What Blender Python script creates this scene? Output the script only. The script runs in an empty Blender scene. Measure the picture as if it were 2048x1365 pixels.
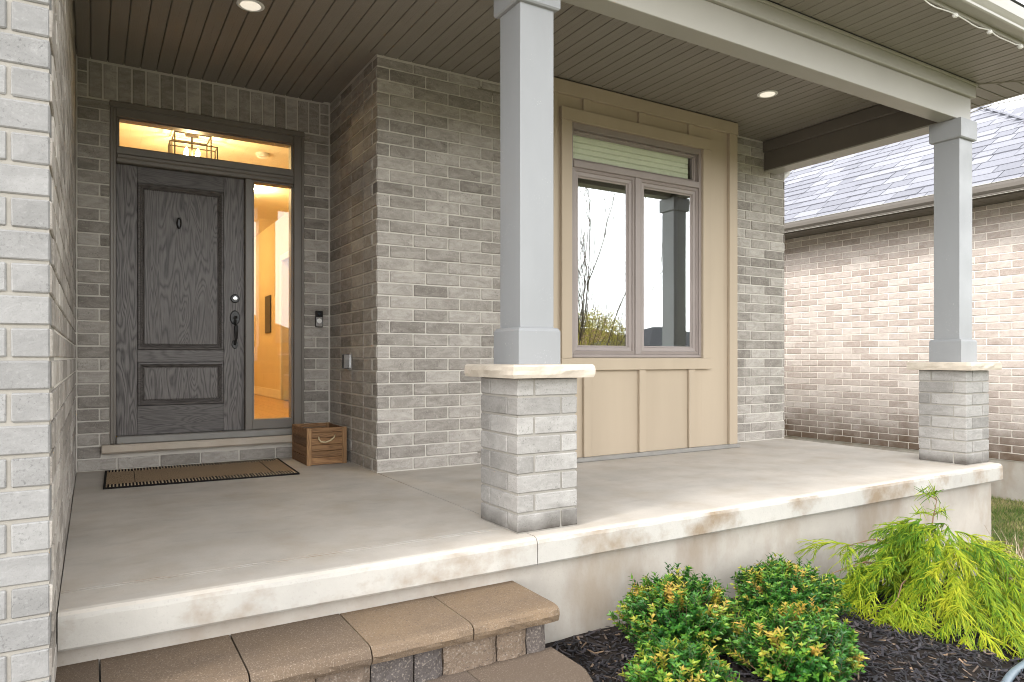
import bpy, math, random
from math import sin, cos, pi, radians
from mathutils import Vector, noise as mnoise
random.seed(11)
R_ = random.random
def U(a, b): return a + (b - a) * R_()

# ------------------------------------------------------------------ camera, world, sun, exposure
S = bpy.context.scene
COL = S.collection
F_PX, CX, CY, YAW, CAM_H = 1394.0, 1024.0, 717.0, math.atan((1024 - 184) / 1394.0), 0.84
cam_d = bpy.data.cameras.new('camera'); cam = bpy.data.objects.new('camera', cam_d); COL.objects.link(cam)
cam.location = (0, 0, CAM_H); cam.rotation_euler = (pi / 2, 0, -YAW)
cam_d.sensor_width = 36; cam_d.lens = 36 * F_PX / 2048; cam_d.shift_y = (CY - 682.5) / 2048
cam_d.clip_start = 0.05; cam_d.clip_end = 3000
S.camera = cam
SUN_EL, SUN_AZ = radians(45), radians(258)      # azimuth clockwise from +Y
W = bpy.data.worlds.new('World'); S.world = W; W.use_nodes = True
wn = W.node_tree.nodes; wl_ = W.node_tree.links
sky = wn.new('ShaderNodeTexSky'); sky.sky_type = 'NISHITA'; sky.sun_disc = False
sky.sun_elevation = SUN_EL; sky.sun_rotation = SUN_AZ; sky.air_density = 1.0; sky.dust_density = 0.8; sky.ozone_density = 1.0
hs = wn.new('ShaderNodeHueSaturation'); hs.inputs['Saturation'].default_value = 0.06
bg = wn['Background']; bg.inputs['Strength'].default_value = 0.15
wl_.new(sky.outputs[0], hs.inputs['Color']); wl_.new(hs.outputs[0], bg.inputs['Color'])
sun_d = bpy.data.lights.new('sun', 'SUN'); sun = bpy.data.objects.new('sun', sun_d); COL.objects.link(sun)
sun_d.energy = 0.52; sun_d.angle = radians(10); sun_d.color = (1, 0.96, 0.9)
sdir = Vector((sin(SUN_AZ) * cos(SUN_EL), cos(SUN_AZ) * cos(SUN_EL), sin(SUN_EL)))
sun.rotation_euler = (-sdir).to_track_quat('-Z', 'Y').to_euler(); sun.location = sdir * 60
vs = S.view_settings; vs.view_transform = 'Standard'; vs.look = 'None'; vs.gamma = 1; vs.use_curve_mapping = False
vs.exposure = 2.5
S.cycles.use_denoising = True; S.cycles.filter_width = 1.0
S.cycles.max_bounces = 10; S.cycles.diffuse_bounces = 6; S.cycles.transparent_max_bounces = 16
S.cycles.sample_clamp_indirect = 6

# ------------------------------------------------------------------ materials
def lin(c):  # sRGB 0-255 -> linear
    return tuple(((v / 255) / 12.92 if v / 255 <= .04045 else ((v / 255 + .055) / 1.055) ** 2.4) for v in c)
class NT:
    def __init__(s, name):
        s.m = bpy.data.materials.new(name); s.m.use_nodes = True; s.t = s.m.node_tree; s.n = s.t.nodes; s.l = s.t.links
        s.b = s.n['Principled BSDF']; s.out = s.n['Material Output']
    def new(s, k, **kw):
        q = s.n.new('ShaderNode' + k)
        for a, v in kw.items(): setattr(q, a, v)
        return q
    def put(s, sock, v):
        if isinstance(v, bpy.types.NodeSocket): s.l.new(v, sock)
        elif isinstance(v, (tuple, list)) and len(v) == 3 and sock.type == 'RGBA': sock.default_value = (*v, 1)
        else: sock.default_value = v
    def math(s, op, a, b=0.0):
        q = s.new('Math', operation=op); s.put(q.inputs[0], a); s.put(q.inputs[1], b); return q.outputs[0]
    def mix(s, f, a, b, mode='MIX'):
        q = s.new('Mix', data_type='RGBA', blend_type=mode); s.put(q.inputs[0], f); s.put(q.inputs[6], a); s.put(q.inputs[7], b); return q.outputs[2]
    def pos(s, scale=(1, 1, 1), kind='world', off=(0, 0, 0)):
        src = s.new('NewGeometry').outputs['Position'] if kind == 'world' else s.new('TexCoord').outputs['Object']
        q = s.new('Mapping'); s.l.new(src, q.inputs[0]); q.inputs['Scale'].default_value = scale; q.inputs['Location'].default_value = off
        return q.outputs[0]
    def noise(s, vec, scale, detail=4, rough=.55, dist=0.0):
        q = s.new('TexNoise'); s.l.new(vec, q.inputs['Vector']); q.inputs['Scale'].default_value = scale
        q.inputs['Detail'].default_value = detail; q.inputs['Roughness'].default_value = rough; q.inputs['Distortion'].default_value = dist
        return q.outputs[0]
    def ramp(s, f, pts):
        q = s.new('ValToRGB'); s.l.new(f, q.inputs[0]); e = q.color_ramp.elements
        while len(e) < len(pts): e.new(.5)
        for k, (p, c) in enumerate(pts):
            e[k].position = p; e[k].color = (*c, 1) if len(c) == 3 else c
        return q.outputs[0]
    def rng(s, f, a, b, c=0.0, d=1.0):
        q = s.new('MapRange'); s.put(q.inputs[0], f)
        for i, v in zip((1, 2, 3, 4), (a, b, c, d)): q.inputs[i].default_value = v
        return q.outputs[0]
    def rand(s):
        a = s.new('ObjectInfo').outputs['Random']; b = s.new('NewGeometry').outputs['Random Per Island']
        return s.math('FRACT', s.math('ADD', a, b))
    def bump(s, h, strength=.3, dist=.01):
        q = s.new('Bump'); q.inputs['Strength'].default_value = strength; q.inputs['Distance'].default_value = dist
        s.l.new(h, q.inputs['Height']); s.l.new(q.outputs[0], s.b.inputs['Normal'])
    def fin(s, color=None, rough=.6, spec=.3, metal=0.0):
        if color is not None: s.put(s.b.inputs['Base Color'], color)
        s.put(s.b.inputs['Roughness'], rough); s.put(s.b.inputs['Specular IOR Level'], spec); s.put(s.b.inputs['Metallic'], metal)
        return s.m

def simple(name, c, rough=.5, spec=.3, var=.08, scale=6.0, bump=.05, bscale=120.0, stretch=(1, 1, 1), metal=0.0):
    t = NT(name); v = t.pos(stretch)
    n = t.noise(v, scale, 5)
    col = t.mix(t.rng(n, .3, .7), tuple(x * (1 - var) for x in c), tuple(min(1, x * (1 + var)) for x in c))
    if bump: t.bump(t.noise(v, bscale, 3), bump, .002)
    return t.fin(col, rough, spec, metal)

def brick_mat(name, dark, mid, light, base_z=None, stain_or_shade=(0.05, 0.04, 0.032), top=.1, tint=None):
    t = NT(name); v = t.pos()
    r = t.rand()
    ti = t.ramp(r, [(0, dark), (.45, mid), (1, light)])
    sw = t.noise(t.pos((1, 1, 2.2)), 9, 5, .62, .9)                       # marbled swirls of the clay face
    col = t.mix(t.rng(sw, .36, .66), t.mix(.45, ti, dark), t.mix(.35, ti, light))
    pit = t.math('MULTIPLY', t.rng(t.noise(v, 105, 3, .7), .55, .68), t.rng(t.noise(v, 11, 3), .42, .62))
    col = t.mix(t.math('MULTIPLY', pit, .55), col, tuple(x * .42 for x in dark))
    col = t.mix(t.rng(t.noise(v, 75, 3, .65), .56, .72, 0, .28), col, tuple(min(1, x * 1.25) for x in light))
    sp = t.noise(v, 260, 2)
    col = t.mix(t.rng(sp, .62, .75, 0, .35), col, tuple(x * .45 for x in dark))
    if tint: col = t.mix(t.rng(t.noise(v, 3.0, 2), .45, .65, 0, .6), col, tint)
    if base_z is not None:                                               # splashed soil and damp on the lowest courses; on tan_brick also painted shadow
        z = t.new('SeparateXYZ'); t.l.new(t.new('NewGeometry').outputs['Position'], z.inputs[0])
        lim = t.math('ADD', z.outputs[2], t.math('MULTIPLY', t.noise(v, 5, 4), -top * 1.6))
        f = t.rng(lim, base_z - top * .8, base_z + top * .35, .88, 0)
        col = t.mix(f, col, stain_or_shade)
    h = t.math('ADD', t.math('MULTIPLY', t.noise(v, 45, 6, .7), .8), t.math('MULTIPLY', t.noise(v, 220, 3), .35))
    t.bump(h, .5, .004)
    return t.fin(col, .88, .15)

M = {}
M['brick'] = brick_mat('grey_brick', (.185, .166, .145), (.325, .298, .265), (.48, .447, .405))
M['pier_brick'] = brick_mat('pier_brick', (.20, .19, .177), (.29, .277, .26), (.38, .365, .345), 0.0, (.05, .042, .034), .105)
M['pale_brick'] = brick_mat('pale_grey_brick', (.175, .173, .168), (.225, .222, .217), (.27, .267, .26))
M['tan_brick'] = brick_mat('tan_brick', (.31, .255, .222), (.425, .365, .327), (.54, .485, .445), -.4, (.10, .062, .036), .42)  # brown foot holds damp and the porch house's shadow, painted in
def mortar(name, c):
    t = NT(name); v = t.pos()
    col = t.mix(t.noise(v, 7, 4), tuple(x * .82 for x in c), c)
    t.bump(t.noise(v, 150, 4, .7), .6, .003); return t.fin(col, .95, .1)
M['mortar'] = mortar('mortar', (.62, .585, .525)); M['mortar_pale'] = mortar('pale_mortar', (.34, .32, .285)); M['mortar_tan'] = mortar('tan_mortar', (.76, .70, .635))
def concrete(name, c, brown, amount, streak=(1, 1, 1)):
    t = NT(name); v = t.pos()
    col = t.mix(t.rng(t.noise(v, 2.2, 6, .6), .3, .7), tuple(x * .86 for x in c), tuple(min(1, x * 1.1) for x in c))
    col = t.mix(t.rng(t.noise(t.pos((1, 2.6, 1), off=(4, 1, 0)), 3.2, 5, .65, .5), .55, .75, 0, .32), col, tuple(x * .6 for x in c))
    col = t.mix(t.rng(t.noise(t.pos(streak, off=(9, 3, 5)), 3.4, 5, .6), .46, .7, 0, amount), col, brown)
    col = t.mix(t.rng(t.noise(v, 90, 3), .6, .72, 0, .18), col, tuple(x * .5 for x in c))
    t.bump(t.math('ADD', t.noise(v, 60, 5, .7), t.math('MULTIPLY', t.noise(v, 5, 3), .8)), .25, .004)
    return t.fin(col, .85, .2)
M['slab'] = concrete('porch_concrete', (.47, .432, .382), (.36, .295, .22), .4)
M['slab_edge'] = concrete('stained_concrete_edge', (.425, .405, .37), (.24, .18, .12), .95, (1, 1, 1.2))
M['foundation'] = concrete('parged_foundation', (.40, .365, .32), (.28, .225, .17), .8, (1, 1, .5))
M['stone'] = concrete('limestone', (.50, .44, .365), (.42, .33, .25), .4)
M['soffit'] = None
def soffit_mat():
    t = NT('taupe_soffit'); v = t.pos((1, .16, 1)); n = t.noise(v, 160, 3, .6, 1.2)
    col = t.mix(t.rng(t.noise(t.pos(), 2, 3), .3, .7), (.22, .198, .168), (.25, .226, .195))
    t.bump(n, .55, .003); return t.fin(col, .42, .45)
M['soffit'] = soffit_mat()
M['trim'] = simple('greige_aluminium_trim', (.33, .315, .28), .38, .4, .05, 1.5, .03)
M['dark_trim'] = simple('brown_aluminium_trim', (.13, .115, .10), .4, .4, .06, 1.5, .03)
def post_mat():
    t = NT('grey_painted_post'); v = t.pos(); c = (.255, .26, .264)
    col = t.mix(t.rng(t.noise(t.pos((1, 1, .35)), 3, 5), .3, .7), tuple(x * .93 for x in c), tuple(x * 1.06 for x in c))
    sc = t.math('MULTIPLY', t.rng(t.noise(v, 120, 3, .7), .62, .68), t.rng(t.noise(v, 7, 2), .56, .66))
    col = t.mix(t.math('MULTIPLY', sc, .6), col, (.6, .6, .58))
    t.bump(t.noise(t.pos((1, 1, .2)), 40, 4), .10, .003)
    return t.fin(col, t.rng(t.noise(v, 5, 4), .3, .7, .36, .52), .4)
M['post'] = post_mat()
M['siding'] = simple('khaki_siding', (.40, .328, .243), .62, .25, .05, 3, .10, 90, (1, 1, .15))
M['window_frame'] = simple('mauve_vinyl', (.265, .225, .205), .4, .4, .05, 3, .02)
M['door_frame'] = simple('taupe_door_frame', (.18, .162, .14), .35, .45, .08, 3, .03)
M['flashing'] = simple('flashing_metal', (.24, .23, .21), .4, .5, .12, 6, .05)
M['black_metal'] = simple('black_metal', (.018, .017, .016), .33, .5, .2, 20, .03)
M['brass'] = simple('chandelier_bronze', (.05, .035, .02), .35, .5, .1, 20, 0)
M['chrome'] = simple('brushed_nickel', (.62, .62, .62), .25, .5, .05, 20, .02, metal=.9)
M['white_plastic'] = simple('white_plastic', (.72, .71, .68), .4, .4, .04, 20, .02)
M['black_plastic'] = simple('black_plastic', (.012, .012, .013), .25, .5, .1, 20, 0)
M['dark_room'] = simple('dim_room_paint', (.22, .20, .17), .8, .1, .05, 2, 0)
M['blind'] = simple('pale_blind', (.74, .76, .60), .7, .15, .04, 8, .05)
M['rope'] = simple('rope', (.55, .44, .27), .85, .1, .25, 80, .5, 200)
M['hose'] = simple('hose', (.12, .155, .185), .5, .4, .08, 20, .05)
M['red'] = simple('red_brick_chip', (.30, .06, .03), .8, .2, .3, 30, .4, 120)
M['wall_paint'] = simple('warm_wall_paint', (.74, .60, .34), .7, .2, .03, 2, .02)
M['white_paint'] = simple('warm_white_paint', (.82, .74, .56), .6, .2, .03, 2, .02)
M['ceiling_paint'] = simple('ceiling_paint', (.80, .72, .55), .8, .1, .03, 2, .05)
M['twig'] = simple('twig_bark', (.16, .10, .06), .8, .2, .3, 40, .3)
M['bark'] = simple('tree_bark', (.10, .075, .055), .9, .1, .3, 20, .4)
M['soil'] = simple('dark_soil', (.02, .016, .014), .95, .1, .4, 18, .8, 50)
M['asphalt'] = simple('asphalt', (.05, .05, .052), .9, .2, .2, 3, .3)
M['far_roof'] = simple('brown_roof', (.17, .10, .07), .9, .1, .2, 3, .3)
M['far_roof_dark'] = simple('charcoal_roof', (.05, .05, .055), .9, .1, .2, 3, .3)
M['far_brick'] = simple('far_red_brick', (.26, .14, .10), .9, .1, .2, 4, .3)
M['far_white'] = simple('far_white_siding', (.65, .65, .66), .7, .2, .06, 4, .05, 30, (.1, .1, 8))
M['far_glass'] = simple('far_dark_glass', (.03, .035, .04), .1, .5, .1, 3, 0)

def shingle_mat():
    t = NT('grey_shingle'); v = t.pos(); r = t.rand()
    col = t.ramp(r, [(0, (.165, .168, .19)), (.6, (.215, .218, .245)), (1, (.265, .268, .295))])
    col = t.mix(t.rng(t.noise(v, 220, 2), .35, .65, 0, .45), col, (.10, .102, .12))
    t.bump(t.noise(v, 260, 3), .6, .003); return t.fin(col, .85, .25)
M['shingle'] = shingle_mat()

def wood_mat(name, c1, c2, axis, scale, var, rough, bump):
    t = NT(name)
    st = {'x': (.16, 1, 1), 'y': (1, .16, 1), 'z': (1, 1, .14)}[axis]
    o = t.new('ObjectInfo'); mp = t.new('Mapping'); t.l.new(t.new('NewGeometry').outputs['Position'], mp.inputs[0]); mp.inputs['Scale'].default_value = st
    cx = t.new('CombineXYZ'); t.put(cx.inputs[0], t.math('MULTIPLY', o.outputs['Random'], 7)); t.put(cx.inputs[2], t.math('MULTIPLY', o.outputs['Random'], 5)); t.l.new(cx.outputs[0], mp.inputs['Location'])
    v = mp.outputs[0]
    ring = t.noise(v, scale, 2, .4, .4)
    g = t.math('FRACT', t.math('MULTIPLY', ring, 19.0))                    # cathedral figure: contour lines of a stretched field
    g = t.math('ABSOLUTE', t.math('SUBTRACT', g, .5))
    g = t.rng(g, .02, .34)
    fine = t.noise(t.pos(tuple(x if x < 1 else 1 for x in (st[0] * (.5 if st[0] < 1 else 1), st[1] * (.5 if st[1] < 1 else 1), st[2] * (.35 if st[2] < 1 else 1)))), scale * 26, 3, .6)
    gg = t.math('ADD', t.math('MULTIPLY', g, .52), t.math('MULTIPLY', t.rng(fine, .3, .7), .48))
    col = t.mix(gg, c1, c2)
    k = t.rng(o.outputs['Random'], 0, 1, 1 - var, 1 + var)
    cmb = t.new('CombineXYZ')
    for i in range(3): t.put(cmb.inputs[i], k)
    col = t.mix(1.0, col, cmb.outputs[0], 'MULTIPLY')
    t.bump(gg, bump, .002); return t.fin(col, rough, .4)
M['door_wood'] = wood_mat('charcoal_oak', (.036, .031, .029), (.185, .168, .158), 'z', 8.5, .08, .42, .35)
M['door_wood_x'] = wood_mat('charcoal_oak_rail', (.05, .044, .041), (.15, .136, .128), 'x', 8.0, .08, .42, .25)
M['crate_x'] = wood_mat('crate_wood', (.13, .062, .025), (.33, .185, .085), 'x', 9, .28, .7, .4)
M['crate_y'] = wood_mat('crate_wood_side', (.11, .055, .026), (.25, .14, .075), 'y', 9, .25, .7, .4)
M['crate_z'] = wood_mat('crate_wood_post', (.15, .075, .03), (.36, .21, .10), 'z', 9, .2, .7, .4)
M['floor_wood'] = wood_mat('oak_floor', (.40, .22, .08), (.60, .38, .17), 'y', 4, .12, .3, .05)

def block_mat():
    t = NT('tumbled_block'); v = t.pos(); r = t.new('ObjectInfo').outputs['Random']
    col = t.ramp(r, [(0, (.082, .063, .051)), (.35, (.115, .085, .06)), (.7, (.165, .115, .072)), (1, (.195, .14, .09))])
    col = t.mix(t.rng(t.noise(v, 3.5, 4), .3, .7, 0, .6), col, (.11, .084, .065))
    col = t.mix(t.rng(t.noise(v, 190, 2), .56, .7, 0, .5), col, (.30, .25, .20))
    col = t.mix(t.rng(t.noise(v, 150, 2), .58, .72, 0, .6), col, (.06, .048, .042))
    t.bump(t.math('ADD', t.noise(v, 130, 4, .7), t.math('MULTIPLY', t.noise(v, 28, 4), 1.2)), .6, .004); return t.fin(col, .92, .12)
M['block'] = block_mat()
def riser_mat():
    t = NT('split_face_block'); v = t.pos(); r = t.new('ObjectInfo').outputs['Random']
    col = t.ramp(r, [(0, (.075, .065, .062)), (.4, (.11, .095, .088)), (.62, (.20, .145, .10)), (1, (.25, .185, .13))])
    col = t.mix(t.rng(t.noise(v, 120, 3), .54, .68, 0, .6), col, (.34, .29, .24))
    col = t.mix(t.rng(t.noise(v, 90, 3), .56, .7, 0, .6), col, (.06, .05, .045))
    t.bump(t.math('ADD', t.noise(v, 60, 5, .75), t.math('MULTIPLY', t.noise(v, 22, 4), 1.4)), .9, .008); return t.fin(col, .95, .1)
M['riser'] = riser_mat()

def leaf_mat(name, pts, trans=.35, rough=.42, spec=.4):
    t = NT(name)
    at = t.new('Attribute', attribute_name='tone'); r = t.new('NewGeometry').outputs['Random Per Island']
    f = t.math('ADD', at.outputs['Fac'], t.math('MULTIPLY', t.math('SUBTRACT', r, .5), .22))
    col = t.ramp(f, pts)
    t.fin(col, rough, spec)
    tr = t.new('BsdfTranslucent'); t.l.new(col, tr.inputs[0])
    mx = t.new('MixShader'); mx.inputs[0].default_value = trans
    t.l.new(t.b.outputs[0], mx.inputs[1]); t.l.new(tr.outputs[0], mx.inputs[2]); t.l.new(mx.outputs[0], t.out.inputs[0])
    return t.m
M['boxwood'] = leaf_mat('boxwood_leaf', [(0, (.008, .05, .009)), (.33, (.032, .135, .016)), (.58, (.12, .26, .025)), (.76, (.34, .33, .04)), (1, (.42, .26, .05))], .3)
M['cypress'] = leaf_mat('golden_thread', [(0, (.018, .075, .01)), (.35, (.09, .20, .014)), (.7, (.31, .38, .02)), (1, (.48, .47, .035))], .35, .55, .25)
M['grass'] = leaf_mat('lawn_blade', [(0, (.05, .12, .018)), (.5, (.15, .21, .05)), (.8, (.32, .29, .12)), (1, (.42, .35, .18))], .3, .6, .2)
M['dry'] = leaf_mat('dry_stalk', [(0, (.25, .19, .12)), (.5, (.46, .38, .27)), (1, (.60, .52, .40))], .2, .7, .2)
M['willow'] = leaf_mat('yellow_bush', [(0, (.20, .17, .03)), (.5, (.38, .33, .07)), (1, (.5, .45, .12))], .3, .7, .1)
def chip_mat():
    t = NT('dyed_mulch'); r = t.new('NewGeometry').outputs['Random Per Island']; v = t.pos()
    col = t.ramp(r, [(0, (.006, .0055, .007)), (.55, (.016, .0145, .0185)), (.84, (.036, .031, .036)), (.93, (.07, .053, .045)), (1, (.20, .135, .085))])
    t.bump(t.noise(v, 200, 3), .6, .002); return t.fin(col, .6, .45)
M['chip'] = chip_mat()
def lawn_mat():
    t = NT('turf'); v = t.pos()
    col = t.ramp(t.noise(v, 2.2, 6, .65), [(.3, (.075, .085, .03)), (.5, (.13, .135, .055)), (.7, (.20, .185, .095))])
    t.bump(t.noise(v, 70, 4), .8, .02); return t.fin(col, .95, .1)
M['lawn'] = lawn_mat()
def mat_mat():
    t = NT('coir_mat'); v = t.pos()
    col = t.mix(t.rng(t.noise(v, 170, 3, .7), .35, .65), (.15, .10, .06), (.50, .37, .24))
    t.bump(t.noise(v, 230, 3, .7), 1.0, .005); return t.fin(col, .95, .05)
M['coir'] = mat_mat(); M['mat_black'] = simple('mat_binding', (.014, .012, .011), .9, .1, .3, 60, .5, 150)
M['mat_tan'] = simple('mat_fringe', (.50, .40, .27), .9, .1, .2, 60, .5, 150)

def glass_mat(name, base, tint=(1, 1, 1), fres=1.0):
    t = NT(name); fr = t.new('Fresnel')
    t.l.new(t.rng(t.new('NewGeometry').outputs['Backfacing'], 0, 1, 1.5, 1 / 1.5), fr.inputs[0])     # a pane is a thin slab: same reflectance at both faces
    f = t.math('MINIMUM', t.math('ADD', t.math('MULTIPLY', fr.outputs[0], fres), base), 1.0)
    tr = t.new('BsdfTransparent'); tr.inputs[0].default_value = (*tint, 1)
    gl = t.new('BsdfGlossy'); gl.inputs['Roughness'].default_value = 0.0; gl.inputs[0].default_value = (.97, .98, 1, 1)
    w = t.new('Bump'); w.inputs['Strength'].default_value = .02; w.inputs['Distance'].default_value = .02; t.l.new(t.noise(t.pos(), 1.6, 1), w.inputs['Height']); t.l.new(w.outputs[0], gl.inputs['Normal'])
    mx = t.new('MixShader'); t.l.new(f, mx.inputs[0]); t.l.new(tr.outputs[0], mx.inputs[1]); t.l.new(gl.outputs[0], mx.inputs[2]); t.l.new(mx.outputs[0], t.out.inputs[0])
    return t.m
M['glass'] = glass_mat('clear_glass', .03, (.96, .97, .96))
M['lowe_glass'] = glass_mat('coated_glass', .27, (.80, .86, .80), 2.0)
def emit_mat(name, c, s):
    t = NT(name); t.fin((.7, .68, .62), .5); t.b.inputs['Emission Color'].default_value = (*c, 1); t.b.inputs['Emission Strength'].default_value = s; return t.m
M['lamp_lens'] = emit_mat('lamp_lens', (1, .90, .74), .13)
M['bulb'] = emit_mat('lit_bulb', (1, .78, .42), 10)

# ------------------------------------------------------------------ mesh helpers
class MB:
    def __init__(s): s.v = []; s.f = []; s.tone = []
    def add(s, vs, fs, tone=None):
        o = len(s.v); s.v += [tuple(p) for p in vs]; s.f += [tuple(i + o for i in f) for f in fs]
        if tone is not None: s.tone += [tone] * len(vs)
        return s
    def box(s, x0, x1, y0, y1, z0, z1, c=0.0):
        if c <= 0:
            v = [(x, y, z) for x in (x0, x1) for y in (y0, y1) for z in (z0, z1)]
            return s.add(v, [(0, 1, 3, 2), (4, 6, 7, 5), (0, 4, 5, 1), (2, 3, 7, 6), (0, 2, 6, 4), (1, 5, 7, 3)])
        V, Fc = cbox(x0, x1, y0, y1, z0, z1, c); return s.add(V, Fc)
    def tube(s, pts, r, n=6, cap=True, tone=None):
        pts = [Vector(p) for p in pts]; rr = r if isinstance(r, (list, tuple)) else [r] * len(pts)
        V = []; Fc = []; up = Vector((0, 0, 1))
        for i, p in enumerate(pts):
            d = (pts[min(i + 1, len(pts) - 1)] - pts[max(i - 1, 0)])
            d = d.normalized() if d.length > 1e-9 else Vector((0, 0, 1))
            a = d.cross(up if abs(d.z) < .95 else Vector((1, 0, 0))).normalized(); b = d.cross(a).normalized()
            for k in range(n):
                t = 2 * pi * k / n; V.append(p + (a * cos(t) + b * sin(t)) * rr[i])
        for i in range(len(pts) - 1):
            for k in range(n):
                k2 = (k + 1) % n; Fc.append((i * n + k, i * n + k2, (i + 1) * n + k2, (i + 1) * n + k))
        if cap: Fc.append(tuple(range(n))); Fc.append(tuple((len(pts) - 1) * n + k for k in reversed(range(n))))
        return s.add(V, Fc, tone)
    def prism(s, prof, axis, a, b):
        """prof: list of 2-D points; extruded along axis from a to b"""
        n = len(prof)
        def P(u, w, t): return {'x': (t, u, w), 'y': (u, t, w), 'z': (u, w, t)}[axis]
        V = [P(u, w, a) for u, w in prof] + [P(u, w, b) for u, w in prof]
        Fc = [(i, (i + 1) % n, n + (i + 1) % n, n + i) for i in range(n)] + [tuple(reversed(range(n))), tuple(range(n, 2 * n))]
        return s.add(V, Fc)
    def lathe(s, prof, c, n=20, axis='z'):
        V = []; Fc = []
        for (r, h) in prof:
            for k in range(n):
                t = 2 * pi * k / n
                d = {'z': (r * cos(t), r * sin(t), h), 'y': (r * cos(t), h, r * sin(t)), 'x': (h, r * cos(t), r * sin(t))}[axis]
                V.append(tuple(c[i] + d[i] for i in range(3)))
        for i in range(len(prof) - 1):
            for k in range(n):
                k2 = (k + 1) % n; Fc.append((i * n + k, i * n + k2, (i + 1) * n + k2, (i + 1) * n + k))
        Fc.append(tuple(range(n))); Fc.append(tuple((len(prof) - 1) * n + k for k in range(n)))
        return s.add(V, Fc)
    def build(s, name, mat, parent=None, origin=None, kind=None, smooth=False, fix=True):
        """link as one mesh object; geometry is given in world coordinates"""
        pw = WL.get(parent.name, Vector()) if parent else Vector()
        o3 = Vector(origin) if origin is not None else (pw.copy() if parent else Vector())
        me = bpy.data.meshes.new(name); me.from_pydata([(x - o3.x, y - o3.y, z - o3.z) for x, y, z in s.v], [], s.f)
        if fix and len(s.f) < 60000:
            import bmesh
            bm = bmesh.new(); bm.from_mesh(me); bmesh.ops.recalc_face_normals(bm, faces=bm.faces); bm.to_mesh(me); bm.free()
        if s.tone:
            at = me.attributes.new('tone', 'FLOAT', 'POINT'); at.data.foreach_set('value', s.tone)
        if smooth: me.polygons.foreach_set('use_smooth', [True] * len(me.polygons))
        me.materials.append(M[mat] if isinstance(mat, str) else mat); me.update()
        o = bpy.data.objects.new(name, me); COL.objects.link(o)
        if parent: o.parent = parent
        o.location = o3 - pw; WL[o.name] = o3
        if kind: o['kind'] = kind
        return o
WL = {}
def cbox(x0, x1, y0, y1, z0, z1, c):
    X = (x0, x1); Y = (y0, y1); Z = (z0, z1); V = []; idx = {}
    sg = (1, -1)
    for i in (0, 1):
        for j in (0, 1):
            for k in (0, 1):
                for a in range(3):
                    p = [X[i], Y[j], Z[k]]
                    for b, q in ((0, i), (1, j), (2, k)):
                        if b != a: p[b] += sg[q] * c
                    idx[(i, j, k, a)] = len(V); V.append(tuple(p))
    Fc = []
    for a in range(3):
        for s in (0, 1):
            ring = []
            for (u, w) in ((0, 0), (0, 1), (1, 1), (1, 0)):
                q = [0, 0, 0]; q[a] = s; q[(a + 1) % 3] = u; q[(a + 2) % 3] = w
                ring.append(idx[(*q, a)])
            Fc.append(tuple(ring))
    for a in range(3):
        b, d = (a + 1) % 3, (a + 2) % 3
        for u in (0, 1):
            for w in (0, 1):
                q0 = [0, 0, 0]; q0[b] = u; q0[d] = w; q1 = list(q0); q1[a] = 1
                Fc.append((idx[(*q0, b)], idx[(*q1, b)], idx[(*q1, d)], idx[(*q0, d)]))
    for i in (0, 1):
        for j in (0, 1):
            for k in (0, 1): Fc.append(tuple(idx[(i, j, k, a)] for a in range(3)))
    return V, Fc
def thing(name, label, cat, loc=(0, 0, 0), group=None):
    o = bpy.data.objects.new(name, None); COL.objects.link(o); o.location = loc; o.empty_display_size = .1
    WL[o.name] = Vector(loc); tag(o, label, cat, group); return o
def tag(o, label, cat, group=None):
    o['label'] = label; o['category'] = cat
    if group: o['group'] = group
    return o
def one(name, mb, mat, label, cat, origin, group=None, **kw):
    return tag(mb.build(name, mat, None, origin, **kw), label, cat, group)
def struct(name, mb, mat, **kw): return mb.build(name, mat, None, None, kind='structure', **kw)
def B(*a): return MB().box(*a)
def px_of(p):
    x, y, z = p[0], p[1], p[2] - CAM_H
    zc = x * sin(YAW) + y * cos(YAW)
    if zc < .05: return None
    return CX + F_PX * (x * cos(YAW) - y * sin(YAW)) / zc, CY - F_PX * z / zc

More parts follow.
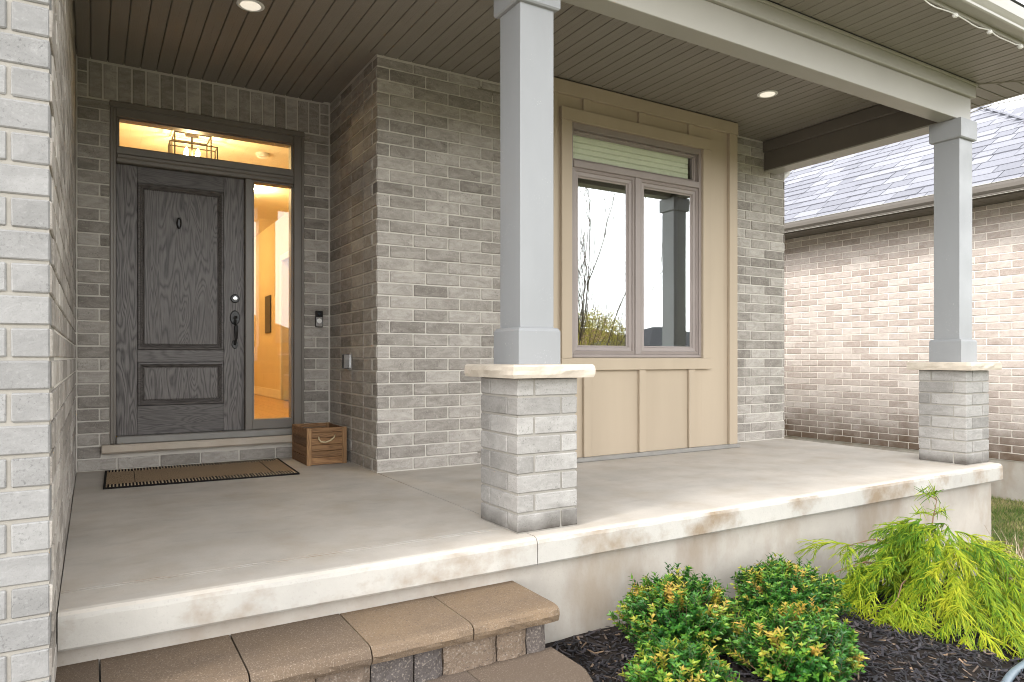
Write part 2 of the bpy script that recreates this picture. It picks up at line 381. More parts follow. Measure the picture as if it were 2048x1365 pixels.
# ------------------------------------------------------------------ brickwork
CO, BL, BD, JT = 0.0931, 0.29, 0.092, 0.0105    # course height, brick module, brick depth, joint
_bm = {}
def brick_mesh(sx, sy, sz, mat):
    key = (round(sx, 3), round(sy, 3), round(sz, 3), mat, random.randint(0, 2))
    if key not in _bm:
        V, Fc = cbox(-sx / 2, sx / 2, -sy / 2, sy / 2, -sz / 2, sz / 2, .004)
        V = [(x + U(-.0012, .0012), y + U(-.0012, .0012), z + U(-.0012, .0012)) for x, y, z in V]
        me = bpy.data.meshes.new('brick'); me.from_pydata(V, [], Fc); me.materials.append(M[mat]); me.update()
        import bmesh
        bm = bmesh.new(); bm.from_mesh(me); bmesh.ops.recalc_face_normals(bm, faces=bm.faces); bm.to_mesh(me); bm.free()
        _bm[key] = me
    return _bm[key]
def wall_bricks(u0, u1, z0, z1, starts, plane, axis, face, skip=None, rowzero=0.0, module=BL, course=CO):
    """bricks of one wall face. axis 'x': wall runs along X at Y=plane (outer face), face=-1 outward -Y; axis 'y': runs along Y at X=plane.
    starts(row) -> first joint offset from u0 (length of the first brick incl. joint). skip(u0,u1,z0,z1) -> None or list of kept (u0,u1)."""
    out = []
    r0 = math.floor((z0 - rowzero) / course + 1e-6)
    row = r0
    while rowzero + row * course < z1 - .012:
        a = max(z0, rowzero + row * course); b = min(z1, rowzero + (row + 1) * course)
        u = u0; first = True
        while u < u1 - .012:
            st = starts(row) if first else module
            if st <= 0: st = module
            e = min(u + st, u1)
            if u1 - e < .03: e = u1
            segs = [(u, e)]
            if skip: segs = skip(u, e, a, b)
            for (p, q) in segs:
                L = q - p - JT; h = b - a - JT
                if L > .012 and h > .012:
                    cu = (p + q) / 2; cz = (a + b) / 2; j = U(-.0014, .0014)
                    dep = plane - face * BD / 2 + j
                    c = (cu, dep, cz) if axis == 'x' else (dep, cu, cz)
                    s = (L, BD, h) if axis == 'x' else (BD, L, h)
                    out.append((c, s))
            u = e; first = False
        row += 1
    return out
def area_in_view(c, s, axis, plane_face):
    """rough share of the picture of the brick's outer face"""
    hx, hy, hz = s[0] / 2, s[1] / 2, s[2] / 2
    pts = []
    for k in (-1, 1):
        for m in (-1, 1):
            p = (c[0] + k * hx, plane_face, c[2] + m * hz) if axis == 'x' else (plane_face, c[1] + k * hy, c[2] + m * hz)
            q = px_of(p)
            if q is None: return 0
            pts.append(q)
    xs = [min(2048, max(0, q[0])) for q in pts]; ys = [min(1365, max(0, q[1])) for q in pts]
    return max(0, max(xs) - min(xs)) * max(0, max(ys) - min(ys))
def lay(walls, limit):
    """walls: list of (part, bricks, axis, plane, mat). The `limit` that show largest become objects, the rest of each wall one stuff part"""
    allb = []
    for w, (part, br, axis, plane, mat) in enumerate(walls):
        for c, s in br: allb.append((area_in_view(c, s, axis, plane), w, c, s))
    allb.sort(key=lambda t: -t[0])
    for n, (ar, w, c, s) in enumerate(allb[:limit]):
        if ar <= 0: allb[n:limit] = [(0, w2, c2, s2) for (_, w2, c2, s2) in allb[n:limit]]; cut = n; break
    else: cut = limit
    for ar, w, c, s in allb[:cut]:
        part, _, axis, plane, mat = walls[w]
        o = bpy.data.objects.new('brick', brick_mesh(*s, mat)); COL.objects.link(o); o.parent = part
        o.location = Vector(c) - WL[part.name]
    rest = {}
    for ar, w, c, s in allb[cut:]:
        rest.setdefault(w, MB()).add(*cbox(c[0] - s[0] / 2, c[0] + s[0] / 2, c[1] - s[1] / 2, c[1] + s[1] / 2, c[2] - s[2] / 2, c[2] + s[2] / 2, .004))
    for w, mb in rest.items():
        mb.build('brickwork', walls[w][4], walls[w][0], kind='stuff', fix=True)

# ------------------------------------------------------------------ ground
def sm(t): t = max(0, min(1, t)); return t * t * (3 - 2 * t)
def gz(x, y):
    z = -.56 - .32 * sm((x - 3.0) / 3.0)
    z -= .30 * sm((1.6 - y) / 9.0)
    return z + .012 * mnoise.noise((x * .9, y * .9, 0))
def sheet(xs, ys, f, dz=0.0):
    mb = MB(); n = len(ys)
    mb.add([(x, y, f(x, y) + dz) for x in xs for y in ys], [(i * n + j, (i + 1) * n + j, (i + 1) * n + j + 1, i * n + j + 1) for i in range(len(xs) - 1) for j in range(n - 1)])
    return mb
def spread(a, b, n): return [a + (b - a) * i / n for i in range(n + 1)]
xs = [-1500, -500, -150, -60, -30, -15, -8, -4] + spread(-2, 12, 42) + [14, 18, 25, 40, 80, 200, 600, 1500]
ys = [-1500, -500, -150, -70, -40, -25, -18, -12, -9, -7, -5, -3] + spread(-1.5, 8, 32) + [10, 14, 20, 30, 60, 150, 500, 1500]
o = struct('lawn', sheet(xs, ys, gz), 'lawn', smooth=True); o['label'] = 'patchy green and straw coloured lawn around the houses'
rd = MB(); rd.add([(-300, -19, gz(0, -19) + .03), (300, -19, gz(0, -19) + .03), (300, -11.5, gz(0, -11.5) + .05), (-300, -11.5, gz(0, -11.5) + .05)], [(0, 1, 2, 3)])
struct('street', rd, 'asphalt')
def bed_z(x, y): return gz(x, y) + .02 + .02 * mnoise.noise((x * 3.1, y * 3.1, 3)) + .01 * mnoise.noise((x * 9, y * 9, 1))
o = struct('mulch_bed', sheet(spread(1.62, 6.75, 60), spread(.8, 2.80, 24), bed_z), 'soil', smooth=True); o['label'] = 'black mulch planting bed in front of the porch foundation'
mb = MB()
for i in range(12500):
    x = U(1.68, 6.7); y = U(1.15, 2.775)
    if i < 4500: x = U(1.68, 4.4)
    l, w, th = U(.018, .06) * (1.5 if R_() < .12 else 1), U(.004, .012), U(.0015, .004)
    d = Vector((U(-1, 1), U(-1, 1), U(-.35, .35))).normalized(); a = d.cross(Vector((U(-.4, .4), U(-.4, .4), 1))).normalized(); n = d.cross(a).normalized()
    c = Vector((x, y, bed_z(x, y) + U(-.004, .022)))
    if c.y + l > 2.785 or (c.x - l < 1.69): continue
    V = [c + d * (sx * l / 2 * (1 if sy > 0 else U(.6, 1))) + a * (sy * w / 2) + n * (sz * th / 2) for sx in (-1, 1) for sy in (-1, 1) for sz in (-1, 1)]
    mb.add(V, [(0, 1, 3, 2), (4, 6, 7, 5), (0, 4, 5, 1), (2, 3, 7, 6), (0, 2, 6, 4), (1, 5, 7, 3)])
o = mb.build('mulch', 'chip', None, None, kind='stuff', fix=False); o['label'] = 'dyed black shredded wood mulch'; o['category'] = 'mulch'
mb = MB()
for i in range(26000):
    x = U(6.15, 9.48) if R_() < .9 else U(6.15, 8); y = U(2.6, 6.2)
    if y < 2.85 and R_() < .5: continue
    z = gz(x, y); h = U(.025, .06); a = U(0, 2 * pi); w = .0035; lx, ly = U(-.03, .03), U(-.03, .03)
    t = .5 + .5 * mnoise.noise((x * 1.8, y * 1.8, 5)) + U(-.3, .4)
    dx, dy = cos(a) * w, sin(a) * w
    mb.add([(x - dx, y - dy, z - .005), (x + dx, y + dy, z - .005), (x + lx * .5 + dx * .7, y + ly * .5 + dy * .7, z + h * .6), (x + lx * .5 - dx * .7, y + ly * .5 - dy * .7, z + h * .6), (x + lx * 1.3, y + ly * 1.3, z + h)],
           [(0, 1, 2, 3), (3, 2, 4)], max(0, min(1, t)))
o = mb.build('grass', 'grass', None, None, kind='stuff', fix=False); o['label'] = 'patchy lawn grass between the two houses'; o['category'] = 'grass'

# ------------------------------------------------------------------ the house: walls
YD, YF, YW, YR, XS, XL, ZS = 6.04, 4.87, 4.53, 4.79, 1.78, -0.10, 3.06      # door wall, front wall, siding, right wall, return wall, garage side, soffit
GY, XR = 2.43, 6.235                                                       # garage front, right end of the house
YB = 14.5
house = thing('brick_house', 'grey brick house with covered porch, dark oak door and khaki framed window', 'house', (2.6, 5.0, 0))
RC = .007                                                                  # mortar recess
def wall(name, mb, mat='mortar'): return mb.build(name, mat, house)
w_gar = wall('garage_wall', MB().box(-7, XL - RC, GY + RC, GY + .3, -1.3, ZS + .02), 'mortar_pale')
w_gsd = wall('garage_side_wall', MB().box(XL - .3, XL - RC, GY + .31, YD + .3, -1.3, ZS + .02))
mb = MB()                                                                  # entry wall round the door opening
OX0, OX1, OZ0, OZ1 = .118, 1.556, .128, 2.772
mb.box(XL - RC + .002, OX0 - .004, YD + RC, YD + .2, -.1, ZS + .02); mb.box(OX1 + .004, XS + RC - .002, YD + RC, YD + .2, -.1, ZS + .02)
mb.box(OX0 - .004, OX1 + .004, YD + RC + .0005, YD + .2, -.1, OZ0 - .002); mb.box(OX0 - .004, OX1 + .004, YD + RC + .0005, YD + .2, OZ1 + .002, ZS + .02)
w_ent = wall('entry_wall', mb)
w_ret = wall('return_wall', MB().box(XS + RC, XS + .25, YF + RC, YD + .3, -.1, ZS + .02))
w_frt = wall('front_wall', MB().box(XS + .251, 3.10, YF + RC + .0005, YF + .25, -.1, ZS + .02))
w_cor = wall('corner_wall', MB().box(5.15, XR - RC, YR + RC, YR + .25, -.1, ZS + .02).box(XR - .25, XR - RC - .001, YR + .26, YB, -1.2, ZS + .02))
alt = lambda a, b: (lambda r: a if r % 2 == 0 else b)
walls = []
walls.append((w_gar, wall_bricks(0, 1.55, -.75, 3.05, alt(BL, BD + JT), 0, 'x', -1), 'x', GY, 'pale_brick'))
# the helper runs left to right; mirror so that the bond starts at the corner
walls[-1] = (w_gar, [((XL - c[0], GY + BD / 2 + c[1] - BD / 2, c[2]), s) for c, s in walls[-1][1]], 'x', GY, 'pale_brick')
walls.append((w_gsd, wall_bricks(GY, YD - .002, -.2, 3.055, alt(0, BL), XL, 'y', 1, lambda u, e, a, b: [(max(u, GY + (BD + JT if (round(a / CO)) % 2 == 0 else 0)), e)]), 'y', XL, 'brick'))
def door_skip(u, e, a, b):
    segs = []
    if b > OZ1 + .001:                                                    # soldier band
        lo, hi = -.026, 1.695
        if u < lo: segs.append((u, min(e, lo)))
        if e > hi: segs.append((max(u, hi), e))
        return segs
    if b <= OZ0 - .03: return [(u, e)]
    if a < .15 and b > .1: lo, hi = .062, 1.62                              # beside the stone sill
    else: lo, hi = OX0, OX1
    if u < lo: segs.append((u, min(e, lo)))
    if e > hi: segs.append((max(u, hi), e))
    return segs
def door_start(r): return .258 if r == 0 else (BL if r % 2 else .145)
eb = wall_bricks(XL + .004, OX0, 0, 2.7726, alt(.145, .3), YD, 'x', -1, door_skip)
eb = [(c, s) for c, s in eb if c[2] > CO]
eb += wall_bricks(OX1, XS - .004, 0, 2.7726, alt(.105, .3), YD, 'x', -1, lambda u, e, a, b: [(max(u, 1.62), e)] if (a < .15 and b > .1) else [(u, e)])
eb = [(c, s) for c, s in eb if c[2] > CO]
eb += wall_bricks(XL + .004, XS - .004, 0, CO, lambda r: .258, YD, 'x', -1)
eb += wall_bricks(XL + .004, -.026, 2.7726, ZS, alt(.2, .2), YD, 'x', -1, rowzero=2.7726, course=.0955)
eb += wall_bricks(1.695, XS - .004, 2.7726, ZS, alt(.2, .2), YD, 'x', -1, rowzero=2.7726, course=.0955)
for k in range(18):
    u = -.026 + k * .0956; eb.append(((u + .0478, YD + BD / 2 + U(-.001, .001), (2.779 + 3.048) / 2), (.0956 - JT, BD, .262)))
walls.append((w_ent, eb, 'x', YD, 'brick'))
walls.append((w_ret, wall_bricks(YF, YD - .004, 0.004, 3.05, alt(0, BL), XS, 'y', -1, lambda u, e, a, b: [(max(u, YF + (BD + JT if round((a + .001) / CO) % 2 == 0 else 0)), e)]), 'y', XS, 'brick'))
walls.append((w_frt, wall_bricks(XS, 3.08, 0.004, 3.05, alt(BL, BD + JT), YF, 'x', -1), 'x', YF, 'brick'))
walls.append((w_cor, wall_bricks(5.20, XR, 0.004, 3.05, alt(.135, .22), YR, 'x', -1), 'x', YR, 'brick'))
lay(walls, 300)
# row-0 parity note: front stretchers lie on even rows, so the return wall starts one brick depth back there

# ------------------------------------------------------------------ entrance: sill, frame, door, sidelight, transom
mb = MB(); nseg = 40
prof = []
for i in range(nseg + 1):
    x = .062 + (1.618 - .062) * i / nseg; y = YD - .055 + .008 * mnoise.noise((x * 9, 0, 0)); w = .004 * mnoise.noise((x * 12, 4, 0))
    prof.append([(x, YD + .12, .1285), (x, y + .012, .1285 + w * .5), (x, y, .140 + w), (x, y + .002, .178 + w), (x, y + .014, .190), (x, YD + .12, .1905)])
for i in range(nseg):
    mb.add(prof[i] + prof[i + 1], [(k, (k + 1) % 6, 6 + (k + 1) % 6, 6 + k) for k in range(6)])
mb.add(prof[0], [(0, 1, 2, 3, 4, 5)]); mb.add(prof[-1], [(5, 4, 3, 2, 1, 0)])
mb.build('stone_sill', 'stone', house, fix=True)
FY0, FY1 = YD + .012, YD + .16                                             # frame front / back
fr = MB()
fr.box(OX0, .156, FY0, FY1, .192, OZ1, .004)                               # left jamb
fr.box(1.476, OX1, FY0, FY1, .192, OZ1, .004)                              # right jamb
fr.box(.1565, 1.4755, FY0 + .0005, FY1, 2.672, OZ1 - .0005, .004)          # head
df = fr.build('door_frame', 'door_frame', house)
B(.1567, 1.4753, FY0 - .004, FY1 - .002, 2.325, 2.446, .006).build('transom_bar', 'door_frame', df)
B(.1569, 1.4751, FY0 - .018, FY0 + .01, 2.352, 2.392, .012).build('transom_moulding', 'door_frame', df)
B(OX0 - .006, OX1 + .006, FY0 - .022, FY0 + .012, 2.735, OZ1 + .006, .006).build('head_moulding', 'door_frame', df)
B(OX0 - .004, .140, FY0 - .016, FY0 + .010, .194, 2.734, .006).build('brick_mould', 'door_frame', df)
B(1.534, OX1 + .004, FY0 - .016, FY0 + .010, .194, 2.734, .006).build('brick_mould', 'door_frame', df)
B(1.084, 1.142, FY0 + .004, FY1 - .001, .247, 2.324, .004).build('mullion', 'door_frame', df)
B(.1571, 1.4749, FY0 - .03, FY1, .1925, .246, .006).build('threshold', 'flashing', df)
tw = B(.1575, .1790, FY0 + .03, FY1 - .02, 2.4465, 2.6715, .003).box(1.4600, 1.4745, FY0 + .03, FY1 - .02, 2.4465, 2.6715, .003).box(.1795, 1.4595, FY0 + .0305, FY1 - .021, 2.4465, 2.456, .002).box(.1795, 1.4595, FY0 + .0305, FY1 - .021, 2.662, 2.6715, .002).build('transom_window', 'door_frame', house)
B(.1796, 1.4594, FY0 + .075, FY0 + .080, 2.4565, 2.6615).build('pane', 'glass', tw)
sl = B(1.1425, 1.1570, FY0 + .03, FY1 - .02, .330, 2.3245, .003).box(1.4605, 1.4755, FY0 + .03, FY1 - .02, .330, 2.3245, .003).box(1.1426, 1.4754, FY0 + .0305, FY1 - .021, .2475, .3295, .004).box(1.1575, 1.4600, FY0 + .0305, FY1 - .021, 2.310, 2.3245, .002).build('sidelight', 'door_frame', house)
B(1.1576, 1.4599, FY0 + .075, FY0 + .080, .3300, 2.3095).build('pane', 'glass', sl)
# door leaf: stiles, rails, two raised panels with mouldings
DY = FY0 + .055
door = MB().box(.158, 1.0825, DY + .022, DY + .055, .2475, 2.3235).build('door', 'door_wood', house)
DX0, DX1, DZ0, DZ1 = .1582, 1.0823, .2478, 2.3232
PX0, PX1 = .300, .925
P1 = (.905, 2.200); P2 = (.470, .812)
B(DX0, PX0, DY, DY + .0215, DZ0, DZ1, .002).build('stile', 'door_wood', door)
B(PX1, DX1, DY, DY + .0215, DZ0, DZ1, .002).build('stile', 'door_wood', door)
for a, b in ((DZ0, P2[0]), (P2[1], P1[0]), (P1[1], DZ1)):
    B(PX0 + .0003, PX1 - .0003, DY + .0006, DY + .0217, a, b, .002).build('rail', 'door_wood_x', door)
for a, b in (P1, P2):
    m = MB(); w = .042
    pf = [(0.0, .004), (.006, -.010), (.018, -.012), (.026, -.002), (.034, .004), (w, .016)]   # profile: inset, depth behind leaf face
    rings = [[(PX0 + i, DY + d, a + i), (PX1 - i, DY + d, a + i), (PX1 - i, DY + d, b - i), (PX0 + i, DY + d, b - i)] for i, d in pf]
    for r0, r1 in zip(rings, rings[1:]): m.add(r0 + r1, [(k, (k + 1) % 4, 4 + (k + 1) % 4, 4 + k) for k in range(4)])
    m.build('panel_moulding', 'door_wood_x', door, fix=False)
    B(PX0 + w - .002, PX1 - w + .002, DY + .004, DY + .0218, a + w - .002, b - w + .002, .010).build('door_panel', 'door_wood', door)
hx = 1.010
m = MB().lathe([(.001, DY), (.036, DY), (.036, DY - .008), (.030, DY - .014), (.001, DY - .014)], (hx, 0, 1.332), 24, 'y')
dl = m.build('deadbolt', 'black_metal', door, fix=True, smooth=False)
MB().lathe([(.001, DY - .014), (.018, DY - .014), (.016, DY - .024), (.001, DY - .025)], (hx, 0, 1.332), 20, 'y').build('lock_cylinder', 'chrome', door)
m = MB()
def oval(m, cx, cz, rx, rz, d0, d1):
    n = 24; V = [(cx + rx * cos(2 * pi * k / n), d0, cz + rz * sin(2 * pi * k / n)) for k in range(n)] + [(cx + rx * .86 * cos(2 * pi * k / n), d1, cz + rz * .86 * sin(2 * pi * k / n)) for k in range(n)]
    m.add(V, [(k, (k + 1) % n, n + (k + 1) % n, n + k) for k in range(n)] + [tuple(range(n, 2 * n)), tuple(range(n))])
oval(m, hx, 1.175, .040, .060, DY, DY - .010); oval(m, hx, .955, .026, .038, DY, DY - .010)
m.tube([(hx, DY - .006, .955), (hx, DY - .03, .968), (hx, DY - .052, 1.0), (hx, DY - .060, 1.06), (hx, DY - .056, 1.10), (hx, DY - .045, 1.135), (hx, DY - .02, 1.150), (hx, DY - .004, 1.152)], [.009, .010, .012, .017, .016, .012, .010, .010], 10)
m.tube([(hx, DY - .004, 1.178), (hx, DY - .035, 1.182), (hx, DY - .045, 1.176)], [.007, .007, .014], 8)
m.build('door_handle', 'black_metal', door)
m = MB(); oval(m, .592, 1.912, .020, .048, DY + .006, DY - .004)
m.tube([(.592 + .012 * cos(t), DY - .008, 1.912 + .040 * sin(t)) for t in [2 * pi * k / 16 for k in range(17)]], .006, 6, False)
m.build('door_knocker', 'black_metal', door)

# ------------------------------------------------------------------ window bump-out: board and batten siding
YP = YW + .030                                                             # panel face behind the battens
sd = MB().box(3.085, 5.195, YP, YF + .0, .036, ZS + .015)
WX0, WX1, WZ0, WZ1 = 3.285, 4.765, .845, 2.745                             # window opening
sd = MB()
sd.box(3.085, WX0, YP, YP + .30, .036, ZS + .01); sd.box(WX1, 5.190, YP, YP + .30, .036, ZS + .01)
sd.box(WX0, WX1, YP + .0004, YP + .30, .036, WZ0); sd.box(WX0, WX1, YP + .0004, YP + .30, WZ1, ZS + .01)
siding = sd.build('siding', 'siding', house)
def part(name, mat, parent, *a): return B(*a).build(name, mat, parent)
part('frieze_board', 'siding', siding, 3.060, 5.218, YW - .006, YP - .0003, 2.945, 3.052, .003)
part('corner_board', 'siding', siding, 5.105, 5.212, YW - .002, YP - .0004, .036, 2.944, .003)
part('corner_board', 'siding', siding, 3.066, 3.150, YW - .002, YP - .0004, .036, 2.944, .003)
TX0, TX1, TZ0, TZ1 = 3.190, 4.860, .742, 2.842                             # window casing outer
part('casing', 'siding', siding, TX0, WX0 + .006, YW - .004, YP - .0002, TZ0 + .098, TZ1 - .099, .003)
part('casing', 'siding', siding, WX1 - .006, TX1, YW - .004, YP - .0002, TZ0 + .098, TZ1 - .099, .003)
part('casing', 'siding', siding, TX0 - .004, TX1 + .004, YW - .007, YP - .0002, TZ1 - .0985, TZ1, .003)
part('casing', 'siding', siding, TX0 - .004, TX1 + .004, YW - .007, YP - .0002, TZ0, TZ0 + .0975, .003)
for x in (3.415, 4.005, 4.590):
    part('batten', 'siding', siding, x, x + .074, YW + .004, YP - .0003, .037, TZ0 - .001, .003)
    part('batten', 'siding', siding, x - .005, x + .069, YW + .004, YP - .0003, TZ1 + .001, 2.944, .003)
part('flashing', 'flashing', house, 3.03, 5.235, YW - .016, YW + .05, .002, .0355, .003)
# window: frame, transom light, two casement sashes, blind behind the transom
wnd = MB()
GY0 = YW + .022
wnd.box(WX0 + .001, WX0 + .035, GY0, GY0 + .12, WZ0 + .001, WZ1 - .001, .003).box(WX1 - .035, WX1 - .001, GY0, GY0 + .12, WZ0 + .001, WZ1 - .001, .003)
wnd.box(WX0 + .0355, WX1 - .0355, GY0 + .0004, GY0 + .12, WZ1 - .050, WZ1 - .001, .003).box(WX0 + .0355, WX1 - .0355, GY0 + .0004, GY0 + .12, WZ0 + .001, WZ0 + .028, .003)
window = wnd.build('window', 'window_frame', house)
part('transom_rail', 'window_frame', window, WX0 + .0358, WX1 - .0358, GY0 - .006, GY0 + .119, 2.385, 2.440, .005)
XM0, XM1 = 3.975, 4.030
part('mullion', 'window_frame', window, XM0, XM1, GY0 - .002, GY0 + .118, WZ0 + .0285, 2.3845, .004)
def sash(x0, x1, z0, z1, w, y0, glass='lowe_glass', name='sash'):
    m = MB(); pf = [(0, .05), (0, 0), (w * .35, -.006), (w * .42, .006), (w * .78, .010), (w * .86, .022), (w, .026), (w, .05)]
    rings = [[(x0 + i, y0 + d, z0 + i), (x1 - i, y0 + d, z0 + i), (x1 - i, y0 + d, z1 - i), (x0 + i, y0 + d, z1 - i)] for i, d in pf]
    for r0, r1 in zip(rings, rings[1:] + rings[:1]): m.add(r0 + r1, [(k, (k + 1) % 4, 4 + (k + 1) % 4, 4 + k) for k in range(4)])
    s = m.build(name, 'window_frame', window)
    B(x0 + w - .004, x1 - w + .004, y0 + .030, y0 + .034, z0 + w - .004, z1 - w + .004).build('pane', glass, window)
    return s
sash(WX0 + .0362, XM0 - .0008, WZ0 + .0290, 2.3840, .072, GY0 + .012)
sash(XM1 + .0008, WX1 - .0362, WZ0 + .0290, 2.3840, .072, GY0 + .012)
sash(WX0 + .0362, WX1 - .0362, 2.4405, WZ1 - .0505, .030, GY0 + .03, 'glass')
blm = MB()
for k in range(5): blm.box(WX0 + .045 + .002 * k, WX1 - .10, YW + .092 - .004 * (k % 2), YW + .125, 2.475 + .046 * k, 2.520 + .046 * k, .006)
blm.build('blind', 'blind', window)
part('interior_casing', 'floor_wood', window, WX0 + .03, WX1 - .03, YW + .235, YW + .30, 2.40, 2.470)
room = MB()                                                                # dim room behind the window
rx0, rx1, ry0, ry1, rz0, rz1 = 2.62, 6.0, YP + .302, 9.0, .1, 2.95
room.box(rx0, rx1, ry0 + .01, ry1, rz0 - .05, rz0).box(rx0, rx1, ry0 + .01, ry1, rz1, rz1 + .05).box(rx0, rx1, ry1, ry1 + .05, rz0, rz1).box(rx0 - .05, rx0, ry0 + .3, ry1, rz0, rz1).box(rx1, rx1 + .05, ry0 + .3, ry1, rz0, rz1)
room.build('front_room', 'dark_room', house)

# ------------------------------------------------------------------ foyer behind the door glass
fx0, fx1, fy0, fy1, fz0, fz1 = -.45, 2.45, YD + .205, 13.8, .215, 2.97
B(fx0, fx1, fy0, fy1, fz1, fz1 + .05).build('foyer_ceiling', 'ceiling_paint', house)
fl = B(fx0, fx1, fy0, fy1, fz0 - .05, fz0 - .004).build('foyer_floor', 'floor_wood', house)
for k in range(24):
    x = fx0 + k * .122
    if x + .12 < fx1: B(x, x + .1205, fy0, fy1, fz0 - .0035, fz0, .001).build('floor_plank', 'floor_wood', fl)
fw = MB().box(fx0 - .05, fx0, fy0, fy1, fz0, fz1).box(fx0, fx1, fy1, fy1 + .05, fz0, fz1)
fw.box(fx1, fx1 + .1, fy0, 9.9, fz0, fz1).box(fx1, fx1 + .1, 10.75, fy1, fz0, fz1).box(fx1, fx1 + .1, 9.9, 10.75, 2.3, fz1).box(fx1 + 1.0, fx1 + 1.05, 9.0, 11.5, fz0, fz1)
fwo = fw.build('foyer_wall', 'wall_paint', house)
for y0, y1 in ((fy0, 9.80), (10.85, fy1)): B(fx1 - .014, fx1 - .0003, y0, y1, fz0 + .0003, fz0 + .14, .004).build('baseboard', 'white_paint', fwo)
for y0, y1 in ((9.81, 9.90), (10.75, 10.84)): B(fx1 - .022, fx1 - .0004, y0, y1, fz0 + .0005, 2.39, .004).build('door_casing', 'white_paint', fwo)
B(fx1 - .023, fx1 - .0005, 9.90, 10.75, 2.30, 2.391, .004).build('door_casing', 'white_paint', fwo)
B(1.16, 1.46, fy0 + .02, fy0 + .5, fz0 + .001, fz0 + .012, .003).build('entry_rug', 'coir', house)
pf = one('picture_frame', B(fx1 - .02, fx1 - .001, 11.5, 11.9, 1.25, 1.85, .004), 'black_metal', 'thin dark picture frame on the yellow foyer wall', 'picture frame', (fx1, 11.7, 1.25))

# chandelier: bronze box frame with lit bulbs
ch = thing('chandelier', 'bronze open box chandelier with lit bulbs behind the transom glass', 'chandelier', (.83, 7.25, 2.97))
m = MB()
def wire(m, x0, x1, y0, y1, z0, z1, r=.0055):
    for x in (x0, x1):
        for y in (y0, y1): m.box(x - r, x + r, y - r, y + r, z0 + r, z1 - r)
    for z in (z0, z1):
        for x in (x0, x1): m.box(x - r * .9, x + r * .9, y0 - r, y1 + r, z - r, z + r)
        for y in (y0, y1): m.box(x0 + r, x1 - r, y - r * .95, y + r * .95, z - r * .95, z + r * .95)
wire(m, .655, .965, 7.12, 7.40, 2.50, 2.935); m.build('outer_cage', 'brass', ch)
m = MB(); wire(m, .62, 1.03, 7.18, 7.33, 2.52, 2.86); m.build('inner_cage', 'brass', ch)
MB().tube([(.815, 7.255, 2.969), (.815, 7.255, 2.70)], .009, 8).lathe([(.001, 2.969), (.06, 2.969), (.06, 2.95), (.001, 2.945)], (.815, 7.255, 0), 16).build('stem', 'brass', ch)
for dx, dy in ((-.05, -.03), (.05, -.03), (-.05, .04), (.05, .04)):
    MB().lathe([(.002, 2.745), (.012, 2.75), (.019, 2.785), (.015, 2.815), (.003, 2.835)], (.815 + dx, 7.255 + dy, 0), 10).build('bulb', 'bulb', ch, smooth=True)
def lamp(name, loc, e, c, r, parent=None):
    d = bpy.data.lights.new(name, 'POINT'); d.energy = e; d.color = c; d.shadow_soft_size = r
    q = bpy.data.objects.new(name, d); COL.objects.link(q); q.location = loc
    return q
lamp('chandelier_light', (.815, 7.25, 2.55), 10, (1, .72, .36), .06)
lm = one('ceiling_downlight', MB().lathe([(.001, 2.969), (.07, 2.969), (.075, 2.962), (.055, 2.958), (.001, 2.958)], (1.75, 9.15, 0), 20), 'bulb', 'small lit round downlight on the foyer ceiling', 'downlight', (1.75, 9.15, 2.97))
lamp('downlight_light', (1.75, 9.15, 2.88), 10, (1, .72, .37), .06)
lamp('hall_light', (1.2, 12.0, 2.8), 10, (1, .72, .37), .06)
lm = one('ceiling_downlight', MB().lathe([(.001, 2.969), (.07, 2.969), (.075, 2.962), (.055, 2.958), (.001, 2.958)], (1.2, 12.0, 0), 20), 'bulb', 'lit round downlight at the back of the foyer ceiling', 'downlight', (1.2, 12.0, 2.97))
one('smoke_detector', MB().lathe([(.001, 2.969), (.068, 2.969), (.068, 2.945), (.05, 2.93), (.001, 2.928)], (1.52, 7.55, 0), 20), 'white_plastic', 'round white smoke detector on the foyer ceiling', 'smoke detector', (1.52, 7.55, 2.97))

# ------------------------------------------------------------------ porch slab and foundation
def slab_section(x0, x1, xend_round):
    y0, t = 2.737, -.131; n = max(8, int((x1 - x0) / .05)); prof = []
    for i in range(n + 1):
        x = x0 + (x1 - x0) * i / n
        c = .006 * mnoise.noise((x * 7, 1, 0)) + .004 * mnoise.noise((x * 23, 2, 0)); q = .003 * mnoise.noise((x * 5, 9, 2))
        prof.append([(x, YD + .1, 0), (x, y0 + .030, 0), (x, y0 + .016 + c * .3, -.004), (x, y0 + .006 + c * .4, -.014), (x, y0 + q, -.030 + c), (x, y0 + q, t + .008), (x, y0 + .006 + q, t), (x, YD + .1, t)])
    m = MB(); k = 8
    for a, b in zip(prof, prof[1:]): m.add(a + b, [(j, (j + 1) % k, k + (j + 1) % k, k + j) for j in range(k)])
    m.add(prof[0], [tuple(range(k))]); m.add(prof[-1], [tuple(reversed(range(k)))])
    o = m.build('porch_slab', 'slab', house); o.data.materials.append(M['slab_edge'])
    for p in o.data.polygons:
        if p.normal.z < .6 and p.center.y < -1.9: p.material_index = 1
        if abs(p.normal.x) > .8: p.material_index = 1
    return o
slab = slab_section(XL + .003, 1.787, False); slab_section(1.792, 6.215, True)
for dy, w in ((2.961, .0035), (2.985, .0018)): B(XL + .006, 1.72, dy, dy + w, -.001, .0012).build('tooled_line', 'slab_edge', slab)
fm = MB(); n = 60
